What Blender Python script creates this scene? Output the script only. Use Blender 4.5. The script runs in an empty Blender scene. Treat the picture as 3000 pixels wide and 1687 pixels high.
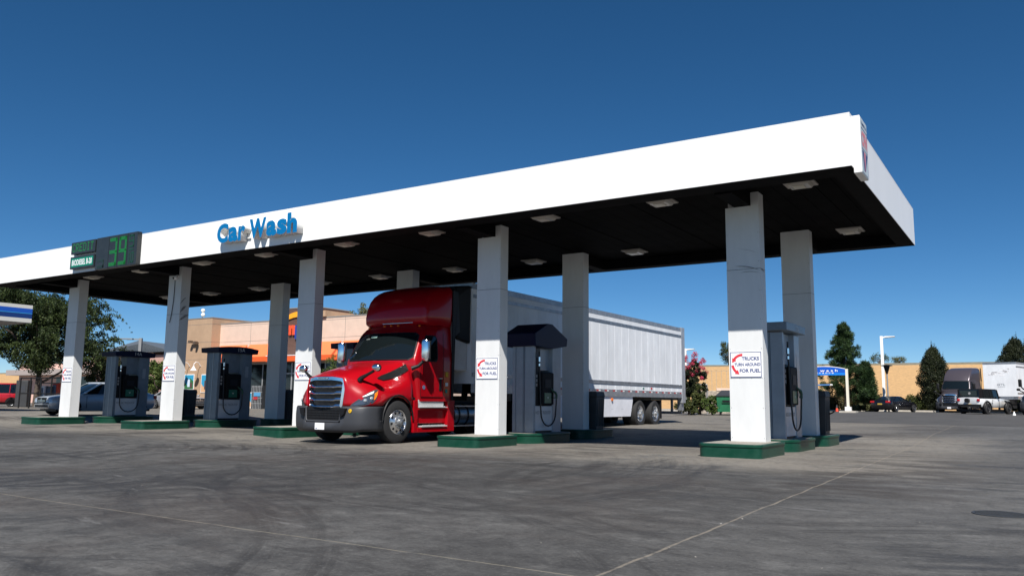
import bpy, bmesh, math, random
import numpy as np
from mathutils import Vector, Matrix
scene = bpy.context.scene
C = scene.collection
rad = math.radians
# ------------------------------------------------------------------ camera
F_PX = 2373.656; CAM_H = 1.05
_th, _ro, _ya = rad(7.929), rad(.625), rad(33.05)
_fw = np.array([-math.sin(_ya)*math.cos(_th), math.cos(_ya)*math.cos(_th), math.sin(_th)])
_r0 = np.array([math.cos(_ya), math.sin(_ya), 0.]); _u0 = np.cross(_r0, _fw)
_R = _r0*math.cos(_ro)+_u0*math.sin(_ro); _U = -_r0*math.sin(_ro)+_u0*math.cos(_ro)
cd = bpy.data.cameras.new('camera'); cam = bpy.data.objects.new('camera', cd); C.objects.link(cam)
cd.sensor_width = 36; cd.lens = 36*F_PX/3000; cd.clip_start = .05; cd.clip_end = 6000
M = Matrix(((_R[0], _U[0], -_fw[0], 0), (_R[1], _U[1], -_fw[1], 0), (_R[2], _U[2], -_fw[2], CAM_H), (0, 0, 0, 1)))
cam.matrix_world = M
scene.camera = cam
# ------------------------------------------------------------------ light
SUN = Vector((.41, -.70, 1.0)).normalized()          # towards the sun
EL = math.asin(SUN.z); AZ = math.atan2(SUN.x, SUN.y)
w = bpy.data.worlds.new('World'); scene.world = w; w.use_nodes = True
nt = w.node_tree; bg = nt.nodes['Background']
sky = nt.nodes.new('ShaderNodeTexSky'); sky.sky_type = 'NISHITA'; sky.sun_disc = False
sky.sun_elevation = EL; sky.sun_rotation = AZ; sky.altitude = 4500; sky.air_density = 1.0; sky.dust_density = 0; sky.ozone_density = 3.5
hs = nt.nodes.new('ShaderNodeHueSaturation'); hs.inputs['Hue'].default_value = .4955; hs.inputs['Saturation'].default_value = 1.24; hs.inputs['Value'].default_value = 1.0
nt.links.new(sky.outputs[0], hs.inputs['Color']); nt.links.new(hs.outputs[0], bg.inputs[0]); bg.inputs[1].default_value = .058
sl = bpy.data.lights.new('sun', 'SUN'); sl.energy = 4.6; sl.angle = rad(.53); sl.color = (1, .955, .89)
so = bpy.data.objects.new('sun', sl); C.objects.link(so)
so.rotation_euler = SUN.to_track_quat('Z', 'Y').to_euler()
scene.view_settings.view_transform = 'Standard'; scene.view_settings.look = 'None'
scene.view_settings.exposure = .72; scene.view_settings.gamma = 1
scene.render.engine = 'CYCLES'
scene.cycles.max_bounces = 6

# ------------------------------------------------------------------ measuring helpers (a pixel of the 3000 px photograph -> metres)
_C = np.array([0, 0, CAM_H])
def _ray(x, y): return _fw+_R*(x-1500)/F_PX-_U*(y-843.5)/F_PX
def pl(x, y, ax, val):
    d = _ray(x, y); return Vector(_C+d*((val-_C[ax])/d[ax]))
def far(x, y, t):
    d = _ray(x, y); return Vector(_C+d*(t/math.hypot(d[0], d[1])))
def S(t): t = max(0., min(1., t)); return t*t*(3-2*t)
def gz(x, y):
    dip = -.065*S((x+19.5)/2)*S((-9.5-x)/2)*S((y-9)/5)*S((25-y)/5)
    return dip+.13*S((y-22)/10)*S((x+30)/10)+.33*S((y-32)/40)*S((x+45)/35)+.2*S((-x-32.2)/4)*S((y-8)/8)
def onground(px, t):
    p = far(px, 1180, t); return Vector((p.x, p.y, gz(p.x, p.y)))

# ------------------------------------------------------------------ materials
MATS = {}
def mat(name, col, rough=.6, metal=0., var=.0, vscale=3., bump=0., bscale=40., spec=.5, emit=None, estr=1., coat=0., col2=None, stretch=None, alpha=None):
    if name in MATS: return MATS[name]
    m = bpy.data.materials.new(name); m.use_nodes = True; n = m.node_tree; b = n.nodes['Principled BSDF']
    b.inputs['Base Color'].default_value = (*col, 1); b.inputs['Roughness'].default_value = rough
    b.inputs['Metallic'].default_value = metal; b.inputs['Specular IOR Level'].default_value = spec
    b.inputs['Coat Weight'].default_value = coat; b.inputs['Coat Roughness'].default_value = .03
    if emit: b.inputs['Emission Color'].default_value = (*emit, 1); b.inputs['Emission Strength'].default_value = estr
    tc = n.nodes.new('ShaderNodeTexCoord'); src = tc.outputs['Object']
    if stretch:
        mp = n.nodes.new('ShaderNodeMapping'); mp.inputs['Scale'].default_value = stretch
        n.links.new(src, mp.inputs[0]); src = mp.outputs[0]
    if var > 0 or col2:
        no = n.nodes.new('ShaderNodeTexNoise'); no.inputs['Scale'].default_value = vscale; no.inputs['Detail'].default_value = 6; no.inputs['Roughness'].default_value = .65
        n.links.new(src, no.inputs['Vector'])
        rp = n.nodes.new('ShaderNodeValToRGB')
        c2 = col2 or tuple(max(0, c*(1-var)) for c in col); c1 = col if col2 else tuple(min(1, c*(1+var*.5)) for c in col)
        rp.color_ramp.elements[0].position = .36; rp.color_ramp.elements[1].position = .64
        rp.color_ramp.elements[0].color = (*c2, 1); rp.color_ramp.elements[1].color = (*c1, 1)
        n.links.new(no.outputs[0], rp.inputs[0]); n.links.new(rp.outputs[0], b.inputs['Base Color'])
    if bump > 0:
        no2 = n.nodes.new('ShaderNodeTexNoise'); no2.inputs['Scale'].default_value = bscale; no2.inputs['Detail'].default_value = 4
        n.links.new(src, no2.inputs['Vector'])
        bp = n.nodes.new('ShaderNodeBump'); bp.inputs['Strength'].default_value = bump; bp.inputs['Distance'].default_value = .02
        n.links.new(no2.outputs[0], bp.inputs['Height']); n.links.new(bp.outputs[0], b.inputs['Normal'])
    MATS[name] = m; return m
def leafmat(name, c1, c2, scale=1.2):
    if name in MATS: return MATS[name]
    m = bpy.data.materials.new(name); m.use_nodes = True; n = m.node_tree; b = n.nodes['Principled BSDF']
    g = n.nodes.new('ShaderNodeNewGeometry'); no = n.nodes.new('ShaderNodeTexNoise'); no.inputs['Scale'].default_value = scale; no.inputs['Detail'].default_value = 5
    n.links.new(g.outputs['Position'], no.inputs['Vector'])
    ad = n.nodes.new('ShaderNodeMath'); ad.operation = 'MULTIPLY_ADD'; ad.inputs[1].default_value = .5
    n.links.new(g.outputs['Random Per Island'], ad.inputs[0]); sb = n.nodes.new('ShaderNodeMath'); sb.operation = 'SUBTRACT'; sb.inputs[1].default_value = .25
    n.links.new(no.outputs[0], sb.inputs[0]); n.links.new(sb.outputs[0], ad.inputs[2])
    rp = n.nodes.new('ShaderNodeValToRGB'); rp.color_ramp.elements[0].position = .3; rp.color_ramp.elements[1].position = .7
    rp.color_ramp.elements[0].color = (*c1, 1); rp.color_ramp.elements[1].color = (*c2, 1)
    n.links.new(ad.outputs[0], rp.inputs[0]); n.links.new(rp.outputs[0], b.inputs['Base Color'])
    b.inputs['Roughness'].default_value = .55; b.inputs['Specular IOR Level'].default_value = .25
    tr = n.nodes.new('ShaderNodeBsdfTranslucent'); n.links.new(rp.outputs[0], tr.inputs[0])
    mx = n.nodes.new('ShaderNodeMixShader'); mx.inputs[0].default_value = .22
    out = n.nodes['Material Output']; n.links.new(b.outputs[0], mx.inputs[1]); n.links.new(tr.outputs[0], mx.inputs[2]); n.links.new(mx.outputs[0], out.inputs[0])
    MATS[name] = m; return m

# ------------------------------------------------------------------ mesh builder
class MB:
    def __init__(s): s.v = []; s.f = []; s.mi = []; s.T = None; s.m = 0
    def add(s, vs, fs, m=None):
        o = len(s.v); s.v += [tuple(s.T @ Vector(p)) if s.T else tuple(p) for p in vs]
        s.f += [tuple(i+o for i in f) for f in fs]; s.mi += [s.m if m is None else m]*len(fs); return s
    def box(s, x0, y0, z0, x1, y1, z1, m=None):
        x0, x1 = min(x0, x1), max(x0, x1); y0, y1 = min(y0, y1), max(y0, y1); z0, z1 = min(z0, z1), max(z0, z1)
        v = [(x0,y0,z0),(x1,y0,z0),(x1,y1,z0),(x0,y1,z0),(x0,y0,z1),(x1,y0,z1),(x1,y1,z1),(x0,y1,z1)]
        return s.add(v, [(0,3,2,1),(4,5,6,7),(0,1,5,4),(1,2,6,5),(2,3,7,6),(3,0,4,7)], m)
    def quad(s, a, b, c, d, m=None): return s.add([a, b, c, d], [(0,1,2,3)], m)
    def prism(s, poly, ax, a, b, m=None):      # poly in the two other axes (cyclic order), extruded along ax
        def P(u, v, t): return {0: (t, u, v), 1: (u, t, v), 2: (u, v, t)}[ax]
        n = len(poly); area = sum(poly[i][0]*poly[(i+1) % n][1]-poly[(i+1) % n][0]*poly[i][1] for i in range(n))
        a, b = min(a, b), max(a, b)
        vs = [P(u, v, a) for u, v in poly]+[P(u, v, b) for u, v in poly]
        flip = (area < 0) ^ (ax == 1)
        fs = [tuple(range(n))[::-1], tuple(range(n, 2*n))]+[(i, (i+1) % n, n+(i+1) % n, n+i) for i in range(n)]
        if flip: fs = [f[::-1] for f in fs]
        return s.add(vs, fs, m)
    def loft(s, rings, closed=True, caps=True, m=None):
        n = len(rings[0]); vs = [p for r in rings for p in r]; fs = []
        for i in range(len(rings)-1):
            for j in range(n if closed else n-1):
                k = (j+1) % n; fs.append((i*n+j, i*n+k, (i+1)*n+k, (i+1)*n+j))
        if caps and closed: fs += [tuple(range(n))[::-1], tuple(range((len(rings)-1)*n, len(rings)*n))]
        return s.add(vs, fs, m)
    def cyl(s, p0, p1, r0, r1=None, n=12, caps=True, m=None):
        r1 = r0 if r1 is None else r1; p0 = Vector(p0); p1 = Vector(p1); d = (p1-p0).normalized()
        a = d.orthogonal().normalized(); b = d.cross(a)
        R = [[tuple(p+(a*math.cos(2*math.pi*i/n)+b*math.sin(2*math.pi*i/n))*r) for i in range(n)] for p, r in ((p0, r0), (p1, r1))]
        return s.loft(R, True, caps, m)
    def tube(s, pts, r, n=8, m=None):
        pts = [Vector(p) for p in pts]; rings = []; a = None
        for i, p in enumerate(pts):
            d = (pts[min(i+1, len(pts)-1)]-pts[max(i-1, 0)]).normalized()
            a = d.orthogonal().normalized() if a is None else (a-d*a.dot(d)).normalized()
            b = d.cross(a); rr = r[i] if isinstance(r, (list, tuple)) else r
            rings.append([tuple(p+(a*math.cos(2*math.pi*k/n)+b*math.sin(2*math.pi*k/n))*rr) for k in range(n)])
        return s.loft(rings, True, True, m)
    def lathe(s, prof, c, ax, n=28, m=None):   # prof: (radius, offset along axis)
        c = Vector(c); ax = Vector(ax).normalized(); a = ax.orthogonal().normalized(); b = ax.cross(a)
        R = [[tuple(c+ax*h+(a*math.cos(2*math.pi*k/n)+b*math.sin(2*math.pi*k/n))*r) for k in range(n)] for r, h in prof]
        return s.loft(R, True, False, m)
    def ball(s, c, r, n=10, m=None):
        c = Vector(c); rr = r if isinstance(r, (tuple, list)) else (r, r, r)
        rings = [[(c.x+rr[0]*math.sin(math.pi*i/n)*math.cos(2*math.pi*k/(2*n)), c.y+rr[1]*math.sin(math.pi*i/n)*math.sin(2*math.pi*k/(2*n)), c.z-rr[2]*math.cos(math.pi*i/n)) for k in range(2*n)] for i in range(1, n)]
        return s.loft(rings, True, True, m)
    def build(s, name, mats, parent=None, bevel=0., smooth=None, seg=2, solid=0.):
        me = bpy.data.meshes.new(name); me.from_pydata(s.v, [], s.f)
        if not isinstance(mats, (list, tuple)): mats = [mats]
        for mm in mats: me.materials.append(mm)
        if len(mats) > 1: me.polygons.foreach_set('material_index', s.mi)
        me.update()
        if smooth is not None:
            me.polygons.foreach_set('use_smooth', [True]*len(me.polygons)); me.set_sharp_from_angle(angle=rad(smooth))
        o = bpy.data.objects.new(name, me); C.objects.link(o)
        if parent is not None: o.parent = parent
        if solid:
            md = o.modifiers.new('solid', 'SOLIDIFY'); md.thickness = solid; md.offset = -1
        if bevel:
            md = o.modifiers.new('bevel', 'BEVEL'); md.width = bevel; md.segments = seg; md.limit_method = 'ANGLE'; md.angle_limit = rad(35)
        return o
def tag(o, label, cat, group=None, kind=None):
    if label: o['label'] = label
    if cat: o['category'] = cat
    if group: o['group'] = group
    if kind: o['kind'] = kind
    return o
def thing(name, label, cat, loc=(0, 0, 0), rz=0., group=None):
    o = bpy.data.objects.new(name, None); o.empty_display_size = .2; C.objects.link(o)
    o.location = loc; o.rotation_euler = (0, 0, rz); return tag(o, label, cat, group)
def copy_tree(o, parent=None):
    c = o.copy(); C.objects.link(c)
    if parent is not None: c.parent = parent
    for ch in list(o.children): copy_tree(ch, c)
    return c
def text(s, o, u, v, wd, ht, m, parent=None, depth=.0, bold=.0, name='lettering', shear=0., mats=None):
    cu = bpy.data.curves.new('t', 'FONT'); cu.body = s; cu.offset = bold; cu.resolution_u = 4
    if depth: cu.extrude = .5
    ob = bpy.data.objects.new('t', cu); C.objects.link(ob); dg = bpy.context.evaluated_depsgraph_get(); dg.update()
    me = bpy.data.meshes.new_from_object(ob.evaluated_get(dg)); bpy.data.objects.remove(ob); bpy.data.curves.remove(cu)
    me.name = name; xs = [q.co.x for q in me.vertices]; ys = [q.co.y for q in me.vertices]
    x0, x1, y0, y1 = min(xs), max(xs), min(ys), max(ys)
    o, u, v = Vector(o), Vector(u).normalized(), Vector(v).normalized(); nrm = u.cross(v)
    for q in me.vertices:
        a = (q.co.x-x0)/(x1-x0)*wd; b = (q.co.y-y0)/(y1-y0)*ht; c = (q.co.z+.5)*depth if depth else 0
        q.co = o+u*(a+shear*b)+v*b+nrm*c
    for mm in (mats or [m]): me.materials.append(mm)
    if mats:
        me.update()
        for p in me.polygons: p.material_index = 0 if p.normal.dot(nrm) > .9 else 1
    ob = bpy.data.objects.new(name, me); C.objects.link(ob)
    if parent is not None: ob.parent = parent
    return ob
X3, Y3, Z3 = (1, 0, 0), (0, 1, 0), (0, 0, 1)

# ------------------------------------------------------------------ common materials
WHITE = mat('white painted metal', (.80, .80, .79), .38, var=.035, vscale=1.4, stretch=(1, 1, .25))
COLW = mat('column cladding', (.66, .67, .67), .45, var=.06, vscale=2.2, stretch=(1, 1, .3))
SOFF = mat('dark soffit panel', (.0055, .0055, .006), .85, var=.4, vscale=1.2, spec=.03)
BLACKP = mat('black plastic', (.008, .008, .009), .5, spec=.3)
DRED = mat('red truck paint', (.33, .002, .007), .3, coat=.5, spec=.25)
CHROME = mat('chrome', (.84, .86, .90), .14, metal=1.)
STEEL = mat('brushed steel', (.55, .56, .57), .32, metal=.9, var=.15, vscale=8)
RUB = mat('tyre rubber', (.016, .016, .017), .8, bump=.3, bscale=60)
GLASS = mat('dark vehicle glass', (.006, .009, .010), .04, spec=.7)
GREYP = mat('grey bumper plastic', (.036, .038, .044), .5, bump=.06, bscale=120)
NAVY = mat('navy hood paint', (.004, .008, .034), .45, var=.15, spec=.2)
SLATE = mat('slate blue cabinet', (.17, .215, .26), .35, var=.15, vscale=4)
GREEN = mat('green curb steel paint', (.0015, .040, .022), .4, vscale=4, col2=(.010, .052, .034), spec=.3)
CONC = mat('island concrete', (.27, .25, .22), .85, var=.3, vscale=9, bump=.2)
LBLUE = mat('sign navy ink', (.045, .07, .2), .5)
LRED = mat('sign red ink', (.62, .035, .05), .5)
SIGNW = mat('sign white', (.80, .80, .82), .45)
AMBER = mat('amber lens', (.8, .17, .01), .2)
REDL = mat('red lens', (.45, .01, .015), .2)
LENS = mat('headlamp lens', (.42, .45, .48), .08, spec=.8, metal=.4)

# ================================================================== SETTING
def ground():
    xs = np.unique(np.concatenate([np.linspace(-1800, -120, 12), np.linspace(-120, -36, 43), np.linspace(-36, 4, 81), np.linspace(4, 60, 29), np.linspace(60, 1800, 12)]))
    ys = np.unique(np.concatenate([np.linspace(-60, 0, 6), np.linspace(0, 36, 73), np.linspace(36, 130, 48), np.linspace(130, 2500, 14)]))
    v = [(x, y, gz(x, y)) for y in ys for x in xs]; nx = len(xs)
    f = [(j*nx+i, j*nx+i+1, (j+1)*nx+i+1, (j+1)*nx+i) for j in range(len(ys)-1) for i in range(nx-1)]
    m = bpy.data.materials.new('worn concrete'); m.use_nodes = True; n = m.node_tree; L = n.links; b = n.nodes['Principled BSDF']
    N = lambda t, **k: (lambda nd: [setattr(nd, a, c) for a, c in k.items()] and nd or nd)(n.nodes.new(t))
    geo = N('ShaderNodeNewGeometry'); P = geo.outputs['Position']
    sep = N('ShaderNodeSeparateXYZ'); L.new(P, sep.inputs[0]); X, Y = sep.outputs[0], sep.outputs[1]
    def math_(op, a, c=None, d=None, clamp=False):
        nd = N('ShaderNodeMath', operation=op); nd.use_clamp = clamp
        for i, q in enumerate((a, c, d)):
            if q is None: continue
            if isinstance(q, (int, float)): nd.inputs[i].default_value = q
            else: L.new(q, nd.inputs[i])
        return nd.outputs[0]
    def noise(vec, scale, det=5, rough=.6, stretch=None, rot=0, dist=0):
        if stretch or rot:
            mp = N('ShaderNodeMapping'); mp.inputs['Scale'].default_value = stretch or (1, 1, 1)
            r = N('ShaderNodeMapping'); r.inputs['Rotation'].default_value = (0, 0, rot)
            L.new(vec, r.inputs[0]); L.new(r.outputs[0], mp.inputs[0]); vec = mp.outputs[0]
        nd = N('ShaderNodeTexNoise'); nd.inputs['Scale'].default_value = scale; nd.inputs['Detail'].default_value = det
        nd.inputs['Roughness'].default_value = rough; nd.inputs['Distortion'].default_value = dist; L.new(vec, nd.inputs['Vector']); return nd.outputs[0]
    def ramp(v_, a, c):   # smooth step
        nd = N('ShaderNodeMapRange'); nd.interpolation_type = 'SMOOTHSTEP'; nd.inputs[1].default_value = a; nd.inputs[2].default_value = c; L.new(v_, nd.inputs[0]); return nd.outputs[0]
    def mix(fac, A, B):
        nd = N('ShaderNodeMix', data_type='RGBA')
        if isinstance(fac, (int, float)): nd.inputs[0].default_value = fac
        else: L.new(fac, nd.inputs[0])
        for i, q in ((6, A), (7, B)):
            if isinstance(q, tuple): nd.inputs[i].default_value = (*q, 1)
            else: L.new(q, nd.inputs[i])
        return nd.outputs[2]
    big = noise(P, .16, 4, .55); med = noise(P, 1.1, 6, .65); fine = noise(P, 22, 5, .7)
    dark, light = (.040, .0398, .0395), (.106, .105, .103)
    col = mix(ramp(big, .3, .7), dark, light)
    m1 = noise(P, 2.4, 9, .74); m2 = noise(P, 6.5, 9, .8); m3 = noise(P, 34, 6, .8)
    col = mix(math_('MULTIPLY', math_('SUBTRACT', 1., ramp(m1, .36, .56)), .62), col, (.026, .025, .025))
    col = mix(math_('MULTIPLY', ramp(m1, .52, .66), .45), col, (.165, .163, .158))
    # cleaner, paler slab around the pump islands
    isl = math_('MULTIPLY', ramp(Y, 12.0, 14.5), math_('SUBTRACT', 1., ramp(Y, 26, 30)))
    isl = math_('MULTIPLY', isl, math_('SUBTRACT', 1., ramp(X, -2.2, -.2)))
    col = mix(math_('MULTIPLY', isl, math_('MULTIPLY', ramp(noise(P, .7, 7, .7), .28, .52), .92)), col, (.215, .197, .170))
    # far pavement (paler, dusty)
    col = mix(math_('MULTIPLY', math_('MULTIPLY', ramp(Y, 24, 31), math_('SUBTRACT', 1., ramp(X, -8, -1))), .75), col, (.215, .195, .165))
    col = mix(math_('MULTIPLY', ramp(X, -3, -1.5), .28), col, (.150, .148, .145))
    # tyre rubber: streaks along the lane mouths and in turning arcs
    st1 = noise(P, 1.0, 6, .62, (.16, 1.9, 1), rad(8), .4); st2 = noise(P, 1.0, 6, .62, (.12, 2.6, 1), rad(-28), .6)
    s1 = ramp(st1, .49, .66); s2 = ramp(st2, .50, .68)
    def arc(cx, cy, r0, r1, seed):
        dx = math_('SUBTRACT', X, cx); dy = math_('SUBTRACT', Y, cy)
        r = math_('SQRT', math_('ADD', math_('MULTIPLY', dx, dx), math_('MULTIPLY', dy, dy))); a = math_('ARCTAN2', dy, dx)
        cb = N('ShaderNodeCombineXYZ'); L.new(math_('MULTIPLY', r, 2.6), cb.inputs[0]); L.new(math_('MULTIPLY', a, 1.6), cb.inputs[1]); cb.inputs[2].default_value = seed
        nz = noise(cb.outputs[0], 1.3, 6, .68); band = math_('MULTIPLY', ramp(r, r0, r0+1.2), math_('SUBTRACT', 1., ramp(r, r1-1.2, r1)))
        return math_('MULTIPLY', ramp(nz, .42, .62), band)
    arcs = math_('MAXIMUM', arc(-16, 9.5, 4, 13, 1.3), arc(-3.5, 12.5, 3.5, 10, 4.1))
    arcs = math_('MAXIMUM', arcs, arc(-22, 4, 5, 15, 7.7))
    def rings(cx, cy, radii, ylim, seed):
        dx = math_('SUBTRACT', X, cx); dy = math_('SUBTRACT', Y, cy)
        r = math_('ADD', math_('SQRT', math_('ADD', math_('MULTIPLY', dx, dx), math_('MULTIPLY', dy, dy))), math_('MULTIPLY', math_('SUBTRACT', noise(P, .25, 2), .5), .5)); a = math_('ARCTAN2', dy, dx)
        cb = N('ShaderNodeCombineXYZ'); L.new(math_('MULTIPLY', r, 14.), cb.inputs[0]); L.new(math_('MULTIPLY', a, 5.), cb.inputs[1]); cb.inputs[2].default_value = seed
        tex = ramp(noise(cb.outputs[0], 1., 5, .7), .38, .60); tot = None
        for ri in radii:
            k = math_('SUBTRACT', 1., ramp(math_('ABSOLUTE', math_('SUBTRACT', r, ri)), .06, .17)); tot = k if tot is None else math_('MAXIMUM', tot, k)
        cb2 = N('ShaderNodeCombineXYZ'); L.new(math_('MULTIPLY', a, 3.), cb2.inputs[0]); L.new(math_('MULTIPLY', r, .6), cb2.inputs[1]); cb2.inputs[2].default_value = seed+9
        brk = ramp(noise(cb2.outputs[0], 1., 3), .42, .60)
        return math_('MULTIPLY', math_('MULTIPLY', tot, tex), math_('MULTIPLY', brk, math_('SUBTRACT', 1., ramp(Y, ylim-1, ylim+1.5))))
    rg = rings(.8, 13, (7.6, 8.0, 9.7, 10.1, 12.0, 12.4), 14, .5)
    for q in ((-18.5, 13.5, (8.2, 8.6, 10.6, 11.0, 12.6), 14.5, 2.2), (-5.6, 14, (7.4, 7.8, 9.6, 10.0), 15, 3.7), (-25.5, 13, (8.4, 8.8, 10.8, 11.2), 14, 5.1), (-12.5, -4, (11.2, 11.6, 13.4, 13.8, 15.2), 12, 6.4)): rg = math_('MAXIMUM', rg, rings(*q))
    patch = ramp(noise(P, .28, 3), .42, .62)
    near = math_('SUBTRACT', 1., math_('MULTIPLY', isl, .55))
    rub = math_('MULTIPLY', math_('MAXIMUM', math_('MULTIPLY', s1, .85), math_('MAXIMUM', math_('MULTIPLY', s2, .7), math_('MULTIPLY', arcs, .9))), math_('MULTIPLY', math_('ADD', math_('MULTIPLY', patch, .8), .2), near))
    col = mix(rub, col, (.017, .016, .016))
    col = mix(math_('MULTIPLY', rg, .68), col, (.014, .013, .013))
    # dark smears in the truck lanes near their mouths
    lane = math_('PINGPONG', math_('ADD', X, 15.3), 3.32)
    sm = math_('MULTIPLY', math_('MULTIPLY', math_('SUBTRACT', 1., ramp(lane, .3, 1.9)), ramp(noise(P, .9, 5, .6, (.5, 2.2, 1), 0, .8), .40, .62)), math_('MULTIPLY', ramp(Y, 8.5, 11), math_('SUBTRACT', 1., ramp(Y, 16, 23))))
    col = mix(math_('MULTIPLY', sm, .75), col, (.026, .021, .018))
    # brown oil haze in the middle foreground
    br = math_('MULTIPLY', ramp(noise(P, .35, 4), .46, .66), math_('SUBTRACT', 1., ramp(math_('ABSOLUTE', math_('ADD', X, 8)), 3, 8)))
    col = mix(math_('MULTIPLY', br, .5), col, (.046, .036, .031))
    col = mix(math_('MULTIPLY', ramp(med, .45, .75), .22), col, (.14, .136, .13))
    col = mix(math_('MULTIPLY', ramp(fine, .35, .7), .30), col, (.028, .028, .028))
    # pale scuffs
    sc = ramp(noise(P, 1.6, 7, .7, (.35, 2.4, 1), rad(14)), .60, .72)
    col = mix(math_('MULTIPLY', sc, .5), col, (.19, .19, .19))
    col = mix(math_('MULTIPLY', ramp(m2, .50, .62), .5), col, (.024, .0235, .0235))
    col = mix(math_('MULTIPLY', ramp(m3, .54, .66), .45), col, (.17, .168, .163)); col = mix(math_('MULTIPLY', math_('SUBTRACT', 1., ramp(m3, .34, .46)), .45), col, (.018, .018, .018))
    # slab joints: worn sandy lines with a ragged width
    rag = noise(P, 5.5, 6, .75); wv = math_('MULTIPLY', math_('SUBTRACT', noise(P, .8, 3), .5), .10)
    def joint(coord, pos, wd, strength, colr):
        nonlocal col
        d = math_('ABSOLUTE', math_('ADD', math_('SUBTRACT', coord, pos), wv))
        k = math_('SUBTRACT', 1., ramp(math_('SUBTRACT', d, math_('MULTIPLY', rag, wd*1.3)), -.25*wd, .4*wd))
        col = mix(math_('MULTIPLY', math_('MULTIPLY', k, ramp(rag, .28, .55)), strength), col, colr)
    xs_ = math_('ADD', X, math_('MULTIPLY', Y, .028))
    joint(xs_, -2.22, .017, .6, (.23, .20, .16)); joint(Y, 4.52, .011, .7, (.20, .18, .14))
    joint(Y, 12.4, .02, .5, (.22, .20, .18)); joint(Y, 8.6, .015, .35, (.04, .04, .04))
    for k in range(-6, 3): 
        if k != 0: joint(xs_, -2.22+6.6*k, .016, .5, (.045, .043, .04) if k % 2 else (.2, .18, .15))
    joint(Y, 27.5, .02, .5, (.05, .05, .05))
    L.new(col, b.inputs['Base Color'])
    rr = math_('MULTIPLY_ADD', rub, -.25, .82); L.new(rr, b.inputs['Roughness']); b.inputs['Specular IOR Level'].default_value = .35
    bp = N('ShaderNodeBump'); bp.inputs['Strength'].default_value = .5; bp.inputs['Distance'].default_value = .015
    L.new(math_('ADD', fine, math_('MULTIPLY', med, .8)), bp.inputs['Height']); L.new(bp.outputs[0], b.inputs['Normal'])
    mb = MB(); mb.v = v; mb.f = f; mb.mi = [0]*len(f); o = mb.build('ground', m, smooth=60); o['kind'] = 'structure'
ground()

# ================================================================== FUEL CANOPY
XC = [-32.05, -25.58, -18.97, -12.23, -5.575]; CW, CD = .729, .36; YF, YB = 17.12, 21.65; HI = .267
XL, XR, YF0, YB0, ZB, ZT, ZS = -34.41, -2.607, 15.2, 23.92, 5.32, 6.30, 5.57
canopy = thing('fuel_canopy', 'long white flat roofed truck fuel canopy on ten square white columns', 'canopy', (0, 0, 0))
mb = MB()
tk = .22
for (x0, y0, x1, y1) in ((XL, YF0, XR, YF0+tk), (XL, YB0-tk, XR, YB0), (XL, YF0+tk, XL+tk, YB0-tk), (XR-tk, YF0+tk, XR, YB0-tk)):
    mb.box(x0, y0, ZB, x1, y1, ZT)
fascia_mat = mat('white fascia panel', (.82, .82, .81), .35, var=.03, vscale=1.1, stretch=(1, 1, .05))
mb.build('fascia', fascia_mat, canopy)
mb = MB()
mb.box(XL-.002, YF0-.002, ZT, XR+.002, YF0+tk+.02, ZT+.02); mb.box(XL-.002, YB0-tk-.02, ZT, XR+.002, YB0+.002, ZT+.02)
mb.box(XR-tk-.02, YF0+tk+.02, ZT, XR+.002, YB0-tk-.02, ZT+.02); mb.box(XL-.002, YF0+tk+.02, ZT, XL+tk+.02, YB0-tk-.02, ZT+.02)
mb.build('coping', WHITE, canopy)
mb = MB()                                       # dark underside return ring
r_ = .62; zr = ZB-.006
for (x0, y0, x1, y1) in ((XL, YF0, XR, YF0+r_), (XL, YB0-.42, XR, YB0), (XL, YF0+r_, XL+r_, YB0-.42), (XR-.4, YF0+r_, XR, YB0-.42)):
    mb.box(x0+.01, y0+.01*(y0 == YF0), zr-.004, x1-.01, y1-.01*(y1 == YB0), zr+.004)
for (x0, y0, x1, y1) in ((XL+r_, YF0+r_, XR-.4, YF0+r_+.02), (XL+r_, YB0-.44, XR-.4, YB0-.42), (XL+r_, YF0+r_, XL+r_+.02, YB0-.42), (XR-.42, YF0+r_, XR-.4, YB0-.42)):
    mb.box(x0, y0, zr+.004, x1, y1, ZS)
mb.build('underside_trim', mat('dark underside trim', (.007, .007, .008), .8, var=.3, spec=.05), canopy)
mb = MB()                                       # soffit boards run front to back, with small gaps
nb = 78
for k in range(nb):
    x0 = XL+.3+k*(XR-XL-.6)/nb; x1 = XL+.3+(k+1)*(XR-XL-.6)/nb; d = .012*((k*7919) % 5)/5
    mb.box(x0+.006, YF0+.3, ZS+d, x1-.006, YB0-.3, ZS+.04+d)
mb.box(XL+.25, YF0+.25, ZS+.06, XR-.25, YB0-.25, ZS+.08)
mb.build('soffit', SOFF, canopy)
mb = MB(); mb.box(XL+.2, YF0+.2, ZT-.25, XR-.2, YB0-.2, ZT-.2); mb.build('roof_deck', STEEL, canopy)
screw = mat('rivet grey', (.25, .25, .25), .4, metal=.6)
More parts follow.
